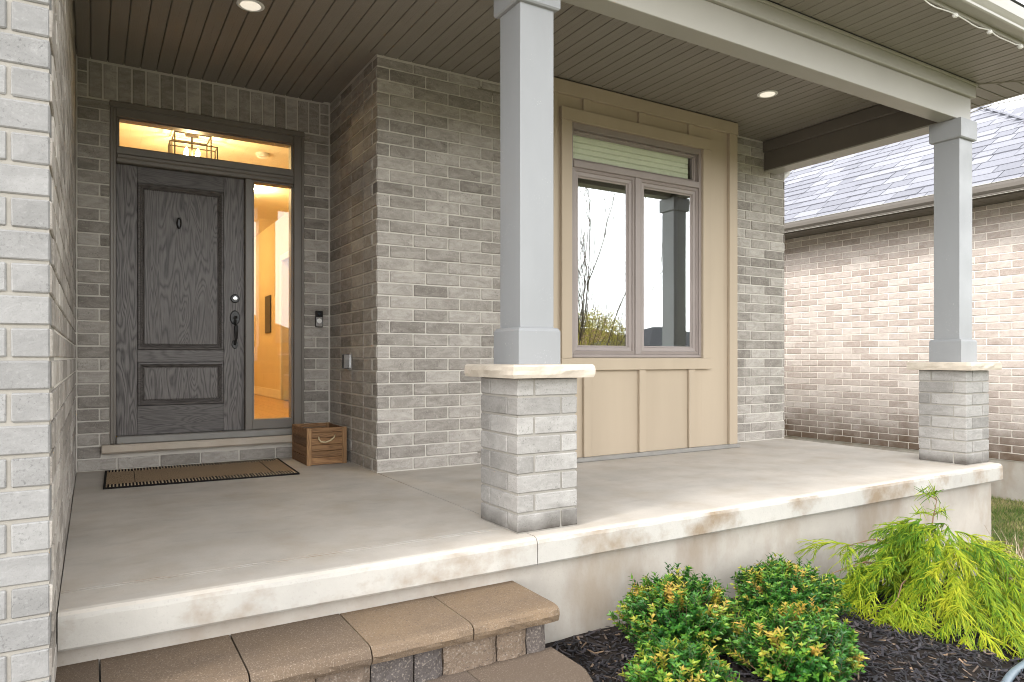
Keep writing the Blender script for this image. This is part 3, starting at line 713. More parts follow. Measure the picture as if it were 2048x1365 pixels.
for i in range(n):
    x0, x1 = XL - .05 + (6.14 - XL + .05) * i / n, XL - .05 + (6.14 - XL + .05) * (i + 1) / n
    for j in range(10):
        z0, z1 = -1.25 + .1105 * j, -1.25 + .1105 * (j + 1)
        g = lambda x, z: 2.788 + .0035 * mnoise.noise((x * 3, z * 3, 0)) + .0015 * mnoise.noise((x * 14, z * 14, 4))
        fm.add([(x0, g(x0, z0), z0), (x1, g(x1, z0), z0), (x1, g(x1, z1), z1), (x0, g(x0, z1), z1)], [(0, 1, 2, 3)])
fm.box(XL - .05, 6.14, 2.825, YD, -1.25, -.1312)
fm.build('porch_foundation', 'foundation', house, fix=False)

# ------------------------------------------------------------------ porch columns
def rock_slab(x0, x1, y0, y1, z0, z1, seed):
    m = MB(); P = []
    step = .03
    def edge(a, b):
        n = max(2, int((Vector(b) - Vector(a)).length / step)); return [tuple(Vector(a).lerp(Vector(b), i / n)) for i in range(n)]
    per = edge((x0, y0), (x1, y0)) + edge((x1, y0), (x1, y1)) + edge((x1, y1), (x0, y1)) + edge((x0, y1), (x0, y0))
    cx, cy = (x0 + x1) / 2, (y0 + y1) / 2; n = len(per); rings = []
    for inset, z, am in ((.016, z0, .004), (.003, z0 + (z1 - z0) * .25, .012), (.0, z0 + (z1 - z0) * .55, .013), (.007, z0 + (z1 - z0) * .85, .009), (.022, z1, .006)):
        r = []
        for (x, y) in per:
            d = Vector((cx - x, cy - y)); d.normalize()
            nn = mnoise.noise((x * 13 + seed, y * 13, z * 30)) * am
            r.append((x + d.x * (inset + am - nn), y + d.y * (inset + am - nn), z + (.004 * mnoise.noise((x * 20, y * 20, seed)) if z0 < z < z1 else 0)))
        rings.append(r)
    for a, b in zip(rings, rings[1:]): m.add(a + b, [(k, (k + 1) % n, n + (k + 1) % n, n + k) for k in range(n)])
    m.add(rings[0], [tuple(range(n))]); m.add(rings[-1], [tuple(range(n))])
    return m
def column(x0, label, seed):
    w, d = .352, .368; y0 = 2.826; x1, y1 = x0 + w, y0 + d
    c = thing('porch_column', label, 'column', (x0 + w / 2, y0 + d / 2, 0), 'square posts on brick piers along the porch edge')
    core = B(x0 + RC, x1 - RC, y0 + RC, y1 - RC, .0, .742).build('pier', 'mortar_pale', c)
    for r in range(8):
        z = r * CO + (.7448 / 8 - CO) * r + CO / 2 + .002; h = CO - JT; t = BD
        if r % 2 == 0: segs = [(x0, x1 - t - JT, y0, y0 + t), (x1 - t, x1, y0, y1 - t - JT), (x0 + t + JT, x1, y1 - t, y1), (x0, x0 + t, y0 + t + JT, y1)]
        else: segs = [(x0 + t + JT, x1, y0, y0 + t), (x1 - t, x1, y0 + t + JT, y1), (x0, x1 - t - JT, y1 - t, y1), (x0, x0 + t, y0, y1 - t - JT)]
        for (a, b, e, f) in segs:
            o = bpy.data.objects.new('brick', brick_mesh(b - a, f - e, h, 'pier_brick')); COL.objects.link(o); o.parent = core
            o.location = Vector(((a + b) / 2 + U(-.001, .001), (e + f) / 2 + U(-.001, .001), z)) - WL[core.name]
    rock_slab(x0 - .072, x1 + .072, y0 - .074, y1 + .074, .7455, .810, seed).build('stone_cap', 'stone', c)
    px, py, hw = x0 + w / 2 - .010, y0 + d / 2 - .002, .0995
    B(px - hw, px + hw, py - hw, py + hw, .8105, 2.749, .003).build('post', 'post', c)
    m = MB(); e = .024
    pf = [(0, .811), (e, .811), (e, .975), (e * .6, .990), (0, .994)]
    rings = [[(px - hw - o_, py - hw - o_, z), (px + hw + o_, py - hw - o_, z), (px + hw + o_, py + hw + o_, z), (px - hw - o_, py + hw + o_, z)] for o_, z in pf]
    for a, b in zip(rings, rings[1:]): m.add(a + b, [(k, (k + 1) % 4, 4 + (k + 1) % 4, 4 + k) for k in range(4)])
    m.build('post_base', 'post', c)
    m = MB(); pf = [(0, 2.592), (e * .7, 2.594), (e, 2.602), (e, 2.748), (0, 2.7485)]
    rings = [[(px - hw - o_, py - hw - o_, z), (px + hw + o_, py - hw - o_, z), (px + hw + o_, py + hw + o_, z), (px - hw - o_, py + hw + o_, z)] for o_, z in pf]
    for a, b in zip(rings, rings[1:]): m.add(a + b, [(k, (k + 1) % 4, 4 + (k + 1) % 4, 4 + k) for k in range(4)])
    m.build('post_cap', 'post', c)
    return c
column(1.734, 'grey porch post on a brick pier beside the block steps', 3.1)
column(5.838, 'grey porch post on a brick pier at the porch corner beside the lawn', 8.7)

# ------------------------------------------------------------------ beams, ceiling, eaves, gutter, roof
BY0, BY1, BZ0, BZ1 = 2.922, 3.062, 2.751, 2.945
fb = B(XL + .005, 6.105, BY0, BY1, BZ0, BZ1, .003).build('front_beam', 'trim', house)
B(XL + .005, 6.135, BY0 - .026, BY1 + .020, BZ1 + .0005, ZS - .006, .004).build('beam_cornice', 'trim', fb)
B(XL + .005, 6.145, BY0 - .040, BY0 - .0262, ZS - .022, ZS - .0012, .003).build('soffit_channel', 'trim', fb)
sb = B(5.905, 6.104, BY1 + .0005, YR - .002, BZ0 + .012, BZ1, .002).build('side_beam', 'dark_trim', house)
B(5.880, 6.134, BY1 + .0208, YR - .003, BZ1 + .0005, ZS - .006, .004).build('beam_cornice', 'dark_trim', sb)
B(5.9055, 6.1035, BY1 + .0008, YR - .0024, BZ0, BZ0 + .0118).build('beam_soffit', 'trim', sb)  # lighter trim on the underside paints in light from outside
ceil = MB().box(XL - .0, 5.93, BY1 - .02, YD, ZS + .0135, ZS + .03).build('porch_ceiling', 'soffit', house)
SW = .1085; k = 0; x = -.009 - SW
_sl = {}
def slat(x0, x1, y0, y1, parent, axis='y'):
    g = .0048
    m = MB()
    if axis == 'y':
        pf = [(x0 + g * .2, ZS + .013), (x0 + g, ZS + .001), (x0 + g + .003, ZS), (x0 + (x1 - x0) * .5 - .0015, ZS), (x0 + (x1 - x0) * .5, ZS + .0007), (x0 + (x1 - x0) * .5 + .0015, ZS), (x1 - g - .003, ZS), (x1 - g, ZS + .001), (x1 - g * .2, ZS + .013)]
        m.prism(pf, 'y', y0, y1)
    else:
        pf = [(y0 + g * .2, ZS + .013), (y0 + g, ZS + .001), (y0 + g + .003, ZS), (y1 - g - .003, ZS), (y1 - g, ZS + .001), (y1 - g * .2, ZS + .013)]
        m.prism(pf, 'x', x0, x1)
    return m.build('soffit_panel', 'soffit', parent)
while x < 5.9:
    a, b = max(x, XL + .003), min(x + SW, 5.903)
    if b - a > .02:
        xm = (a + b) / 2
        ye = YD - .001 if xm < XS else (YF - .001 if xm < 3.07 else (YW - .008 if xm < 5.2 else YR - .001))
        slat(a, b, BY1 + .0003, ye, ceil)
    x += SW
EV = 2.375                                                               # inner face of the front fascia
XE = 6.670
eave = MB().box(XL + .0, XE + .0, EV - .005, BY0 - .041, ZS + .0135, ZS + .03).box(6.14, XE, BY0 - .0405, YB, ZS + .0135, ZS + .03).build('eave_soffit', 'soffit', house)
x = -.009 - SW
while x < XE:
    a, b = max(x, XL + .003), min(x + SW, XE - .002)
    if b - a > .02:
        ye = BY0 - .0412
        xm = (a + b) / 2
        if xm > 6.145: ye = EV + (XE - xm)                               # mitre to the hip corner
        if ye - EV > .02: slat(a, b, EV + .0005, ye - .004, eave)
    x += SW
y = EV
while y < 6.4:
    x0 = max(6.147, XE - (y + SW / 2 - EV)) + .004
    if XE - x0 > .03: slat(x0, XE - .002, y, y + SW, eave, 'x')
    y += SW
MB().tube([(6.142, BY0 - .03, ZS - .001), (XE - .004, EV + .004, ZS - .001)], .006, 6).build('mitre_strip', 'soffit', eave)
B(XL - .0, XE + .012, EV - .012, EV - .0005, ZS - .004, 3.205, .002).build('fascia', 'trim', house)
B(XE + .0005, XE + .012, EV + .0005, YB, ZS - .004, 3.205, .002).build('fascia', 'trim', house)
gp = [(-.001, .0), (-.001, -.120), (-.030, -.124), (-.082, -.124), (-.090, -.118), (-.092, -.104), (-.100, -.095), (-.118, -.072), (-.122, -.030), (-.122, .0), (-.114, .004), (-.108, 0), (-.108, -.008), (-.113, -.008), (-.116, -.070), (-.094, -.100), (-.082, -.118), (-.01, -.116), (-.006, 0)]
MB().prism([(EV - .012 + u, 3.200 + w) for u, w in gp], 'x', XL - .3, XE + .13).build('gutter', 'trim', house)
MB().prism([(XE + .0125 - u, 3.200 + w) for u, w in gp], 'y', EV - .13, YB).build('gutter', 'trim', house)
MB().tube([(6.57, 4.98, 3.06), (6.555, 4.98, 2.96), (6.50, 4.98, 2.86), (6.40, 4.98, 2.79), (6.31, 4.98, 2.74), (6.285, 4.98, 2.66), (6.285, 4.98, -.7)], .038, 10).build('downspout', 'white_plastic', house, smooth=True)
rf = MB(); e0, e1, q0, q1, rz = -7.3, XE + .13, EV - .14, YB + .3, 3.215
rise = .5 * (q1 - q0) / 2; hx = (q1 - q0) / 2
rf.add([(e0, q0, rz), (e1, q0, rz), (e1, q1, rz), (e0, q1, rz), (e0 + hx, (q0 + q1) / 2, rz + rise), (e1 - hx, (q0 + q1) / 2, rz + rise)],
       [(0, 1, 5, 4), (1, 2, 5), (2, 3, 4, 5), (3, 0, 4), (0, 3, 2, 1)])
rf.build('roof', 'shingle', house)
MB().box(XL - .05, XR - .3, YB, YB + .2, -1.2, ZS + .02).box(-7, -6.8, GY + .31, YB, -1.2, ZS + .02).build('rear_wall', 'mortar', house)

# string of clear lights clipped along the eave
st = thing('string_lights', 'white string light wire clipped along the eave under the gutter', 'string lights', (5.2, EV, ZS))
pts = []; clips = [3.45, 3.89, 4.32, 4.758, 5.196, 5.63, 6.06, 6.50]
for a, b in zip(clips, clips[1:]):
    for i in range(6):
        t = i / 6; pts.append((a + (b - a) * t, EV - .010 + .006 * sin(t * pi), ZS - .006 - .012 * sin(t * pi) + .004 * sin(9 * (a + t))))
pts += [(6.5, EV - .01, ZS - .006), (6.64, EV - .005, ZS - .014), (6.672, 2.6, ZS - .02), (6.668, 2.8, ZS - .05), (6.665, 3.0, ZS - .03), (6.672, 3.3, ZS - .05), (6.668, 3.6, ZS - .03), (6.67, 4.2, ZS - .05), (6.67, 5.0, ZS - .03)]
MB().tube(pts, .0042, 5).build('wire', 'white_plastic', st)
for cx in clips: MB().lathe([(.003, -.022), (.014, -.018), (.017, -.004), (.012, .010), (.004, .014)], (cx, EV - .008, ZS - .016), 8, 'x').build('bulb_clip', 'white_plastic', st)
for cx, cy, lb in ((.853, 4.597, 'round recessed light in the porch ceiling above the entry'), (4.856, 3.904, 'round recessed light in the porch ceiling outside the window')):
    t = thing('recessed_light', lb, 'recessed light', (cx, cy, ZS), 'recessed lights in the porch ceiling')
    MB().lathe([(.001, .0), (.082, .0), (.084, -.004), (.074, -.009), (.064, -.006), (.001, -.005)], (cx, cy, ZS), 32).build('trim_ring', 'white_plastic', t)
    MB().lathe([(.001, -.0055), (.062, -.0055), (.060, -.008), (.001, -.0085)], (cx, cy, ZS), 32).build('lens', 'lamp_lens', t)

# ------------------------------------------------------------------ things on the porch
mt = thing('doormat', 'flat brown coir doormat with black and tan blanket-stitched edges', 'doormat', (.68, 5.56, 0))
c0, c1, c2, c3 = Vector((.060, 5.165, 0)), Vector((1.285, 5.105, 0)), Vector((1.325, 5.955, 0)), Vector((.082, 5.955, 0))
def bil(u, v): return c0.lerp(c1, u).lerp(c3.lerp(c2, u), v)
def quadbox(m, u0, u1, v0, v1, z0, z1, n=1):
    for i in range(n):
        a, b = u0 + (u1 - u0) * i / n, u0 + (u1 - u0) * (i + 1) / n
        q = [bil(a, v0), bil(b, v0), bil(b, v1), bil(a, v1)]
        zz = [.0025 * mnoise.noise((p.x * 4, p.y * 4, 0)) for p in q]
        m.add([(p.x, p.y, z0) for p in q] + [(p.x, p.y, z1 + w) for p, w in zip(q, zz)], [(0, 1, 2, 3), (4, 5, 6, 7), (0, 1, 5, 4), (1, 2, 6, 5), (2, 3, 7, 6), (3, 0, 4, 7)])
m = MB(); quadbox(m, .012, .988, .012, .988, .001, .010, 24); m.build('coir_field', 'coir', mt, fix=False)
m = MB(); quadbox(m, 0, 1, 0, .014, .0005, .011, 24); quadbox(m, 0, 1, .986, 1, .0005, .011, 24); quadbox(m, 0, .011, .0145, .9855, .0005, .011); quadbox(m, .989, 1, .0145, .9855, .0005, .011)
quadbox(m, .148, .151, .15, .85, .009, .0128); quadbox(m, .865, .868, .15, .85, .009, .0128)
m.build('binding', 'mat_black', mt, fix=False)
m = MB(); m2 = MB()
for i in range(58):
    u = .02 + .96 * i / 58; sk = U(-.002, .002)
    for v0, v1 in ((.016, .15 + U(-.02, .02)), (.87 + U(-.02, .02), .984)):
        quadbox(m, u - .001 + sk, u + .0080 + sk, v0, v1, .008, .0138); quadbox(m2, u + .0085, u + .0152, v0, v1, .008, .0132)
m.build('black_stitching', 'mat_black', mt, kind='stuff', fix=False); m2.build('tan_stitching', 'mat_tan', mt, kind='stuff', fix=False)

cr = thing('wooden_crate', 'small slatted wooden crate with rope handle beside the sidelight', 'crate', (1.59, 5.71, 0))
X0, X1, Y0, Y1, H = 1.432, 1.748, 5.465, 5.935, .292
for (x, y, w) in ((X0, Y0, 1), (X1 - .036, Y0, 1), (X0, Y1 - .022, 1), (X1 - .036, Y1 - .022, 1)): B(x, x + .036, y, y + .022, .001, H, .002).build('corner_post', 'crate_z', cr)
for y in (Y0 + .006, Y1 - .018):
    zz = [.004, .062, .112, .160, .214, .258]; hh = [.055, .046, .045, .050, .040, .033]
    for z, h in zip(zz, hh): B(X0 + .0365, X1 - .0365, y + U(-.001, .001), y + .012, z, z + h, .002).build('slat', 'crate_x', cr)
for x in (X0 - .0005, X1 - .0125):
    for z, h in ((.004, .066), (.076, .066), (.148, .066), (.220, .066)): B(x + U(0, .001), x + .012, Y0 + .0225, Y1 - .0225, z, z + h, .002).build('slat', 'crate_y', cr)
B(X0 + .0125, X1 - .013, Y0 + .023, Y1 - .023, .003, .014).build('crate_bottom', 'crate_y', cr)
cxm = (X0 + X1) / 2 - .01
MB().tube([(cxm - .055, Y0 + .01, .222), (cxm - .058, Y0 - .012, .205), (cxm - .045, Y0 - .022, .186), (cxm - .01, Y0 - .024, .180), (cxm + .03, Y0 - .022, .192), (cxm + .06, Y0 - .016, .214), (cxm + .075, Y0 + .01, .232)], .0065, 7).build('rope_handle', 'rope', cr, smooth=True)

db = thing('doorbell', 'black and silver video doorbell on the brick between sidelight and corner', 'doorbell', (1.682, YD, 1.11))
B(1.650, 1.714, YD - .024, YD - .0015, 1.109, 1.250, .005).build('doorbell_body', 'black_plastic', db)
fp = B(1.655, 1.709, YD - .027, YD - .0242, 1.114, 1.196, .001).build('doorbell_faceplate', 'chrome', db)
MB().lathe([(.001, 0), (.021, 0), (.021, -.003), (.017, -.004), (.001, -.004)], (1.682, YD - .0272, 1.162), 24, 'y').build('button', 'white_plastic', db)
MB().lathe([(.001, 0), (.012, 0), (.010, -.003), (.001, -.003)], (1.682, YD - .0242, 1.225), 16, 'y').build('camera_lens', 'far_glass', db)
ob = thing('outlet_cover', 'silver weatherproof outlet cover on the brick return wall', 'outlet cover', (XS, 5.48, .745))
B(XS - .010, XS - .0015, 5.425, 5.525, .745, .885, .003).build('back_plate', 'chrome', ob)
B(XS - .058, XS - .0102, 5.450, 5.512, .757, .873, .006).build('bubble_cover', 'far_glass', ob)
B(XS - .060, XS - .0104, 5.4435, 5.4495, .760, .870, .002).build('cover_side', 'chrome', ob)

# ------------------------------------------------------------------ block steps
steps = thing('block_steps', 'tan concrete block steps below the porch slab', 'steps', (.8, 2.45, -.56))
def coping(x0, x1, y0, y1, z0, z1, round_right=0.0):
    m = MB(); nx = max(4, int((x1 - x0) / .03)); s = U(0, 50)
    rings = []
    for i in range(nx + 1):
        x = x0 + (x1 - x0) * i / nx
        yf = y0
        if round_right: d = max(0, x - (x1 - round_right)); yf = y0 + (round_right - math.sqrt(max(0, round_right ** 2 - d * d)))
        def nn(a): return mnoise.noise((x * 22 + s, a * 7, s))
        rings.append([(x, y1, z1), (x, yf + .050, z1 - .0005), (x, yf + .026 + .004 * nn(1), z1 - .004), (x, yf + .010 + .007 * nn(2), z1 - .016 + .003 * nn(7)), (x, yf + .002 + .009 * nn(3), z1 - .036), (x, yf + .006 + .009 * nn(4), z0 + .014), (x, yf + .012 + .006 * nn(5), z0), (x, y1, z0)])
    k = 8
    for a, b in zip(rings, rings[1:]): m.add(a + b, [(j, (j + 1) % k, k + (j + 1) % k, k + j) for j in range(k)])
    m.add(rings[0], [tuple(range(k))]); m.add(rings[-1], [tuple(reversed(range(k)))])
    return m.build('coping_block', 'block', steps)
def riser(x0, x1, yf, y1, z0, z1):
    m = MB(); nx, nz = max(3, int((x1 - x0) / .025)), 5; s = U(0, 90)
    G = lambda x, z: yf + .010 * mnoise.noise((x * 18 + s, z * 18, 0)) + .005 * mnoise.noise((x * 50, z * 50, s)) + (.012 if x in (x0, x1) else 0)
    V = []
    for i in range(nx + 1):
        for j in range(nz + 1):
            x, z = x0 + (x1 - x0) * i / nx, z0 + (z1 - z0) * j / nz
            if i == nx: x = x1
            V.append((x, G(x, z), z))
    m.add(V, [(i * (nz + 1) + j, (i + 1) * (nz + 1) + j, (i + 1) * (nz + 1) + j + 1, i * (nz + 1) + j + 1) for i in range(nx) for j in range(nz)])
    m.box(x0 + .001, x1 - .001, yf + .02, y1, z0, z1)
    return m.build('riser_block', 'riser', steps, fix=False)
for x0, x1 in ((-.42, .022), (.022, .443), (.443, .860), (.860, 1.274), (1.274, 1.683)): coping(x0 + .003, x1 - .003, 2.392 + U(-.004, .006), 2.786, -.262, -.196 + U(-.002, .002))
xx = -.40
for w in (.22, .16, .26, .15, .28, .20, .17, .12, .24, .14, .097):
    if xx + w <= 1.66: riser(xx + .003, xx + w - .003, 2.432, 2.75, -.384, -.2625)
    xx += w
for x0, x1 in ((-.40, .01), (.01, .425), (.425, .842), (.842, 1.258), (1.258, 1.672)): coping(x0 + .003, x1 - .003, 2.06 + U(-.004, .004), 2.45, -.450, -.384 + U(-.002, .002), .12 if x1 > 1.6 else 0)
xx = -.38
for w in (.2, .27, .15, .25, .18, .28, .2, .26, .24): riser(xx + .003, xx + w - .003, 2.10, 2.44, -.72, -.4505); xx += w
MB().box(-.3, 1.60, 2.16, 2.74, -1.2, -.4505).box(-.3, 1.60, 2.46, 2.74, -.45, -.27).build('block_core', 'riser', steps)
struct('driveway', sheet([-6.4, -4, -2, -.95], [-11.3, -8, -6, -4, -2, 0, 1, 2.42], gz, .03), 'slab')
struct('front_path', sheet([-.9, 0, 1.4], [-11.3, -8, -6, -4, -2, 0, 1, 2.07], gz, .03), 'slab')

# ------------------------------------------------------------------ planting
def leaf(m, p, d, n, l, w, tone):
    """one small pointed leaf: folded along its midrib"""
    a = d.cross(n).normalized(); n = a.cross(d).normalized()
    m.add([p, p + d * l * .45 + a * w * .5 + n * l * .08, p + d * l, p + d * l * .45 - a * w * .5 + n * l * .08, p + d * l * .5 - n * l * .03], [(0, 1, 4), (1, 2, 4), (2, 3, 4), (3, 0, 4)], tone)
def rvec():
    while True:
        v = Vector((U(-1, 1), U(-1, 1), U(-1, 1)))
        if .05 < v.length < 1: return v.normalized()
def boxwood(x, y, rx, h, label, seed, yellow, sprigs):
    z0 = gz(x, y)
    sh = thing('boxwood_shrub', label, 'shrub', (x, y, z0), 'boxwood shrubs in the mulch bed')
    fol = MB(); st = MB(); c = Vector((x, y, z0 + h * .46))
    for i in range(sprigs):
        d = rvec(); d.z = d.z * .8 + .22; d.normalize()
        lump = 1 + .20 * mnoise.noise(d * 2.3 + Vector((seed, 0, 0))) + .13 * mnoise.noise(d * 5.5 + Vector((0, seed, 0)))
        rr = lump * (U(.80, 1.0) if R_() < .75 else U(.45, .8)) * (U(1.05, 1.16) if R_() < .07 else 1)
        tip = c + Vector((d.x * rx, d.y * rx, d.z * h * .54)) * rr
        if tip.z < z0 + .03: tip.z = z0 + U(.03, .08)
        axis = (d * .8 + Vector((U(-.4, .4), U(-.4, .4), .6))).normalized()
        L = U(.05, .095) * (1.35 if R_() < .1 else 1); base = tip - axis * L
        tone = .27 + .22 * mnoise.noise(tip * 7) + U(-.14, .14)
        pn = mnoise.noise(tip * 9 + Vector((seed * 3, 0, 0))) + U(-.22, .22)
        tipb = U(.12, .34) if (rr > .78 and R_() < .55) else 0
        if rr > .72 and pn + .18 * max(0, d.z) > .56 - yellow: tone = U(.60, .95); tipb = 0
        st.tube([base - axis * .04, tip], [.0016, .0009], 3, False)
        for k in range(8):
            t = k / 7; p = base + axis * L * t
            for s in (0, 1):
                ang = k * 1.57 + s * pi + U(-.4, .4)
                side = axis.orthogonal().normalized(); o2 = axis.cross(side); out = (side * cos(ang) + o2 * sin(ang))
                ld = (out * U(.6, .95) + axis * U(.4, .9)).normalized()
                leaf(fol, p, ld, axis, U(.018, .031), U(.010, .0165), max(0, min(1, tone + .06 * t + (tipb if t > .6 else 0) + U(-.08, .08))))
    for k in range(9):
        d = rvec(); d.z = abs(d.z) + .5; d.normalize()
        st.tube([(x + U(-.02, .02), y + U(-.02, .02), z0 - .02), Vector((x, y, z0)) + Vector((d.x * rx * .3, d.y * rx * .3, h * .3)), c + Vector((d.x * rx, d.y * rx, d.z * h * .4)) * .75], [.009, .006, .003], 5)
    fol.build('foliage', 'boxwood', sh, fix=False); st.build('stems', 'twig', sh, fix=False)
boxwood(2.40, 2.43, .275, .37, 'round boxwood shrub by the foundation, closest to the steps, with many orange tips', 1.3, .12, 900)
boxwood(3.20, 2.44, .275, .31, 'round boxwood shrub by the foundation beside the golden cypress', 5.9, .0, 850)
boxwood(1.96, 1.99, .205, .29, 'low boxwood shrub in the front row beside the lowest step', 9.2, .12, 650)
boxwood(2.64, 1.98, .265, .31, 'boxwood shrub in the front row, yellowing at its heart', 14.5, .05, 850)

cy = thing('golden_cypress', 'golden thread-leaf cypress spilling over black mulch', 'shrub', (4.42, 2.32, gz(4.42, 2.32)))
fol = MB(); st = MB(); base = Vector((4.42, 2.34, gz(4.42, 2.32)))
def thread(m, p, d, l, droop, tone, w=.0026, n=5):
    w *= 1.35
    """one whip-like thread, drawn as a thin three-sided tapering tube"""
    pts = [p.copy()]; d = d.normalized(); q = p.copy()
    for i in range(n):
        d = (d + Vector((U(-.12, .12), U(-.12, .12), -droop))).normalized(); q = q + d * (l / n); pts.append(q.copy())
    m.tube(pts, [w * (1 - .7 * i / n) for i in range(n + 1)], 3, False, tone)
    return pts
def spray(p, d, size, tone):
    side = d.cross(Vector((0, 0, 1)));
    if side.length < .1: side = Vector((1, 0, 0))
    side.normalize()
    ax = thread(fol, p, d, size, .20, tone - .08, .0032)
    for i in range(1, len(ax)):
        for r in range(4):
            dd = (d * U(.45, 1.1) + side * U(-.85, .85) + Vector((U(-.25, .25), U(-.25, .25), U(-.55, .2)))).normalized()
            sub = thread(fol, ax[i].lerp(ax[i - 1], R_()), dd, size * U(.3, .85), U(.10, .42), max(0, min(1, tone + U(-.16, .18))), .0024, 4)
            for q in (1, 2, 3):
                if R_() < .8: thread(fol, sub[q], (dd + Vector((U(-.9, .9), U(-.9, .9), U(-.8, .2)))).normalized(), size * U(.14, .36), U(.15, .4), max(0, min(1, tone + U(-.1, .25))), .0021, 3)
def limb(az, reach, rise, droop, nsp, size):
    d = Vector((cos(az), sin(az), 0)); pts = []
    for i in range(9):
        t = i / 8; pts.append(base + d * reach * t + Vector((U(-.02, .02), U(-.02, .02), rise * sin(min(1, t * 1.15) * pi * .62) - droop * t * t * t)))
    st.tube(pts, [.012 * (1 - .85 * i / 8) for i in range(9)], 5)
    for k in range(nsp):
        t = U(.28, 1.0); i = min(7, int(t * 8)); p = pts[i].lerp(pts[i + 1], t * 8 - i)
        tone = .45 + .30 * mnoise.noise(p * 3.1) + .18 * t + U(-.1, .1)
        sd = (d * U(.3, 1) + Vector((-d.y, d.x, 0)) * U(-.9, .9) + Vector((0, 0, U(-.1, .45)))).normalized()
        q = spray(p, sd, size * U(.75, 1.25), max(0, min(1, tone)))
for az, reach, rise, droop in ((-2.9, .8, .34, .1), (-2.3, .66, .34, .2), (-1.7, .6, .33, .26), (-1.1, .64, .3, .25), (-.7, .60, .22, .2), (-.15, .42, .14, .10), (3.0, .9, .38, .05), (2.8, .6, .46, 0), (-2., .38, .5, .05), (-1., .4, .48, .05)):
    limb(az, reach, rise, droop, 3, .2)
mc = Vector((4.31, 2.20, base.z))
for i in range(430):                                                     # sprays hanging off a lumpy mound, long towards the viewer
    a = U(-pi, pi); u = U(0, 1) ** .6
    ex_ = (.74 if cos(a) < 0 else .66) * (1 + .12 * sin(3 * a + 1)); ey_ = .34 if sin(a) > 0 else .74
    px_, py_ = mc.x + cos(a) * ex_ * u, mc.y + sin(a) * ey_ * u
    if py_ > 2.68: continue
    hgt = (.50 - .10 * sm(abs(cos(a)) * u)) * (1 - u ** 2.2) * (1 - .88 * sm((px_ - 4.24) / .36)) + .06
    p = Vector((px_, py_, gz(px_, py_) + hgt * (1 + .34 * mnoise.noise((px_ * 4.5, py_ * 4.5, 2))) * (U(.85, 1.05) if R_() < .75 else U(.3, .9))))
    out = Vector((cos(a) * (.4 + u), sin(a) * (.4 + u), U(-.35, .30) - .35 * max(0, cos(a)))).normalized()
    tone = .38 + .42 * mnoise.noise(p * 3.8) + .20 * sm((2.35 - py_) / .6) + U(-.14, .14)
    spray(p, (out + Vector((U(-.5, .5), U(-.5, .5), 0))).normalized(), U(.11, .20), max(0, min(1, tone)))
# the thin leader with a few bare twigs
ld = [base + Vector((0, 0, 0)), base + Vector((.01, .02, .22)), base + Vector((.04, .03, .42)), base + Vector((.08, .03, .56)), base + Vector((.10, .02, .66))]
st.tube(ld, [.011, .009, .006, .004, .002], 5)
for t, az, l in ((2, 2.6, .20), (3, 2.9, .16), (3, .3, .12), (2, .1, .12), (2, 2.2, .16), (1, 3.3, .22), (1, 2.8, .26), (4, 2.0, .1), (4, 1.0, .1)):
    dd = Vector((cos(az), sin(az) * .5, .55)).normalized()
    tw = thread(st, ld[t], dd, l, .10, 0, .0028, 5)
    for q in (2, 3, 4, 5):
        if t < 2: spray(tw[q], (dd + Vector((U(-.5, .5), U(-.5, .5), -.1))).normalized(), U(.07, .12), U(.25, .55))
        else:
            for r in range(6): thread(fol, tw[q], Vector((U(-.7, .7), U(-.5, .5), U(-.3, .7))), U(.04, .09), .12, U(.3, .75), .0024, 3)
st.tone = []
fol.build('foliage', 'cypress', cy, fix=False); st.build('branches', 'twig', cy, fix=False)

dg = thing('dry_grass_clump', 'clump of dry straw-coloured stalks beside the porch corner', 'dry grass', (5.98, 2.52, gz(5.98, 2.52)))
m = MB(); b = Vector((5.98, 2.52, gz(5.98, 2.52)))
for i in range(190):
    az = U(0, 2 * pi); d = Vector((cos(az) * U(.2, .9), sin(az) * U(.2, .9), U(.35, 1))).normalized()
    thread(m, b + Vector((U(-.08, .08), U(-.08, .08), 0)), d, U(.22, .50), U(.04, .20), R_(), .0032, 5)
m.build('stalks', 'dry', dg, fix=False)
m = MB()
for i in range(9):
    az = U(0, 2 * pi); p = Vector((6.22 + U(-.1, .1), 2.72 + U(-.1, .05), gz(6.22, 2.7)))
    q = p + Vector((U(-.06, .06), U(-.05, .05), U(.15, .34))); m.tube([p, p.lerp(q, .5) + Vector((U(-.02, .02), 0, 0)), q], [.004, .003, .0015], 4)
one('bare_twigs', m, 'twig', 'few bare dark twigs standing at the edge of the lawn', 'twigs', (6.22, 2.72, gz(6.22, 2.72)), fix=False)

def bez(pts, n): 
    out = []
    for i in range(n + 1):
        t = i / n * (len(pts) - 1); k = min(int(t), len(pts) - 2); f = t - k
        p0, p1, p2, p3 = (Vector(pts[max(0, k - 1)]), Vector(pts[k]), Vector(pts[k + 1]), Vector(pts[min(len(pts) - 1, k + 2)]))
        out.append(.5 * ((2 * p1) + (p2 - p0) * f + (2 * p0 - 5 * p1 + 4 * p2 - p3) * f * f + (3 * p1 - p0 - 3 * p2 + p3) * f ** 3))
    return out
hp = [(3.0, 1.36), (3.35, 1.455), (3.60, 1.51), (3.85, 1.54), (4.2, 1.49), (4.8, 1.27)]
one('garden_hose', MB().tube(bez([(x, y, bed_z(x, y) + .022) for x, y in hp], 40), .0165, 10), 'hose', 'blue-grey garden hose lying on the black mulch', 'hose', (3.98, 1.72, gz(4, 1.7)), smooth=True, fix=False)
V, Fc = cbox(-.035, .035, -.02, .02, -.018, .018, .006)
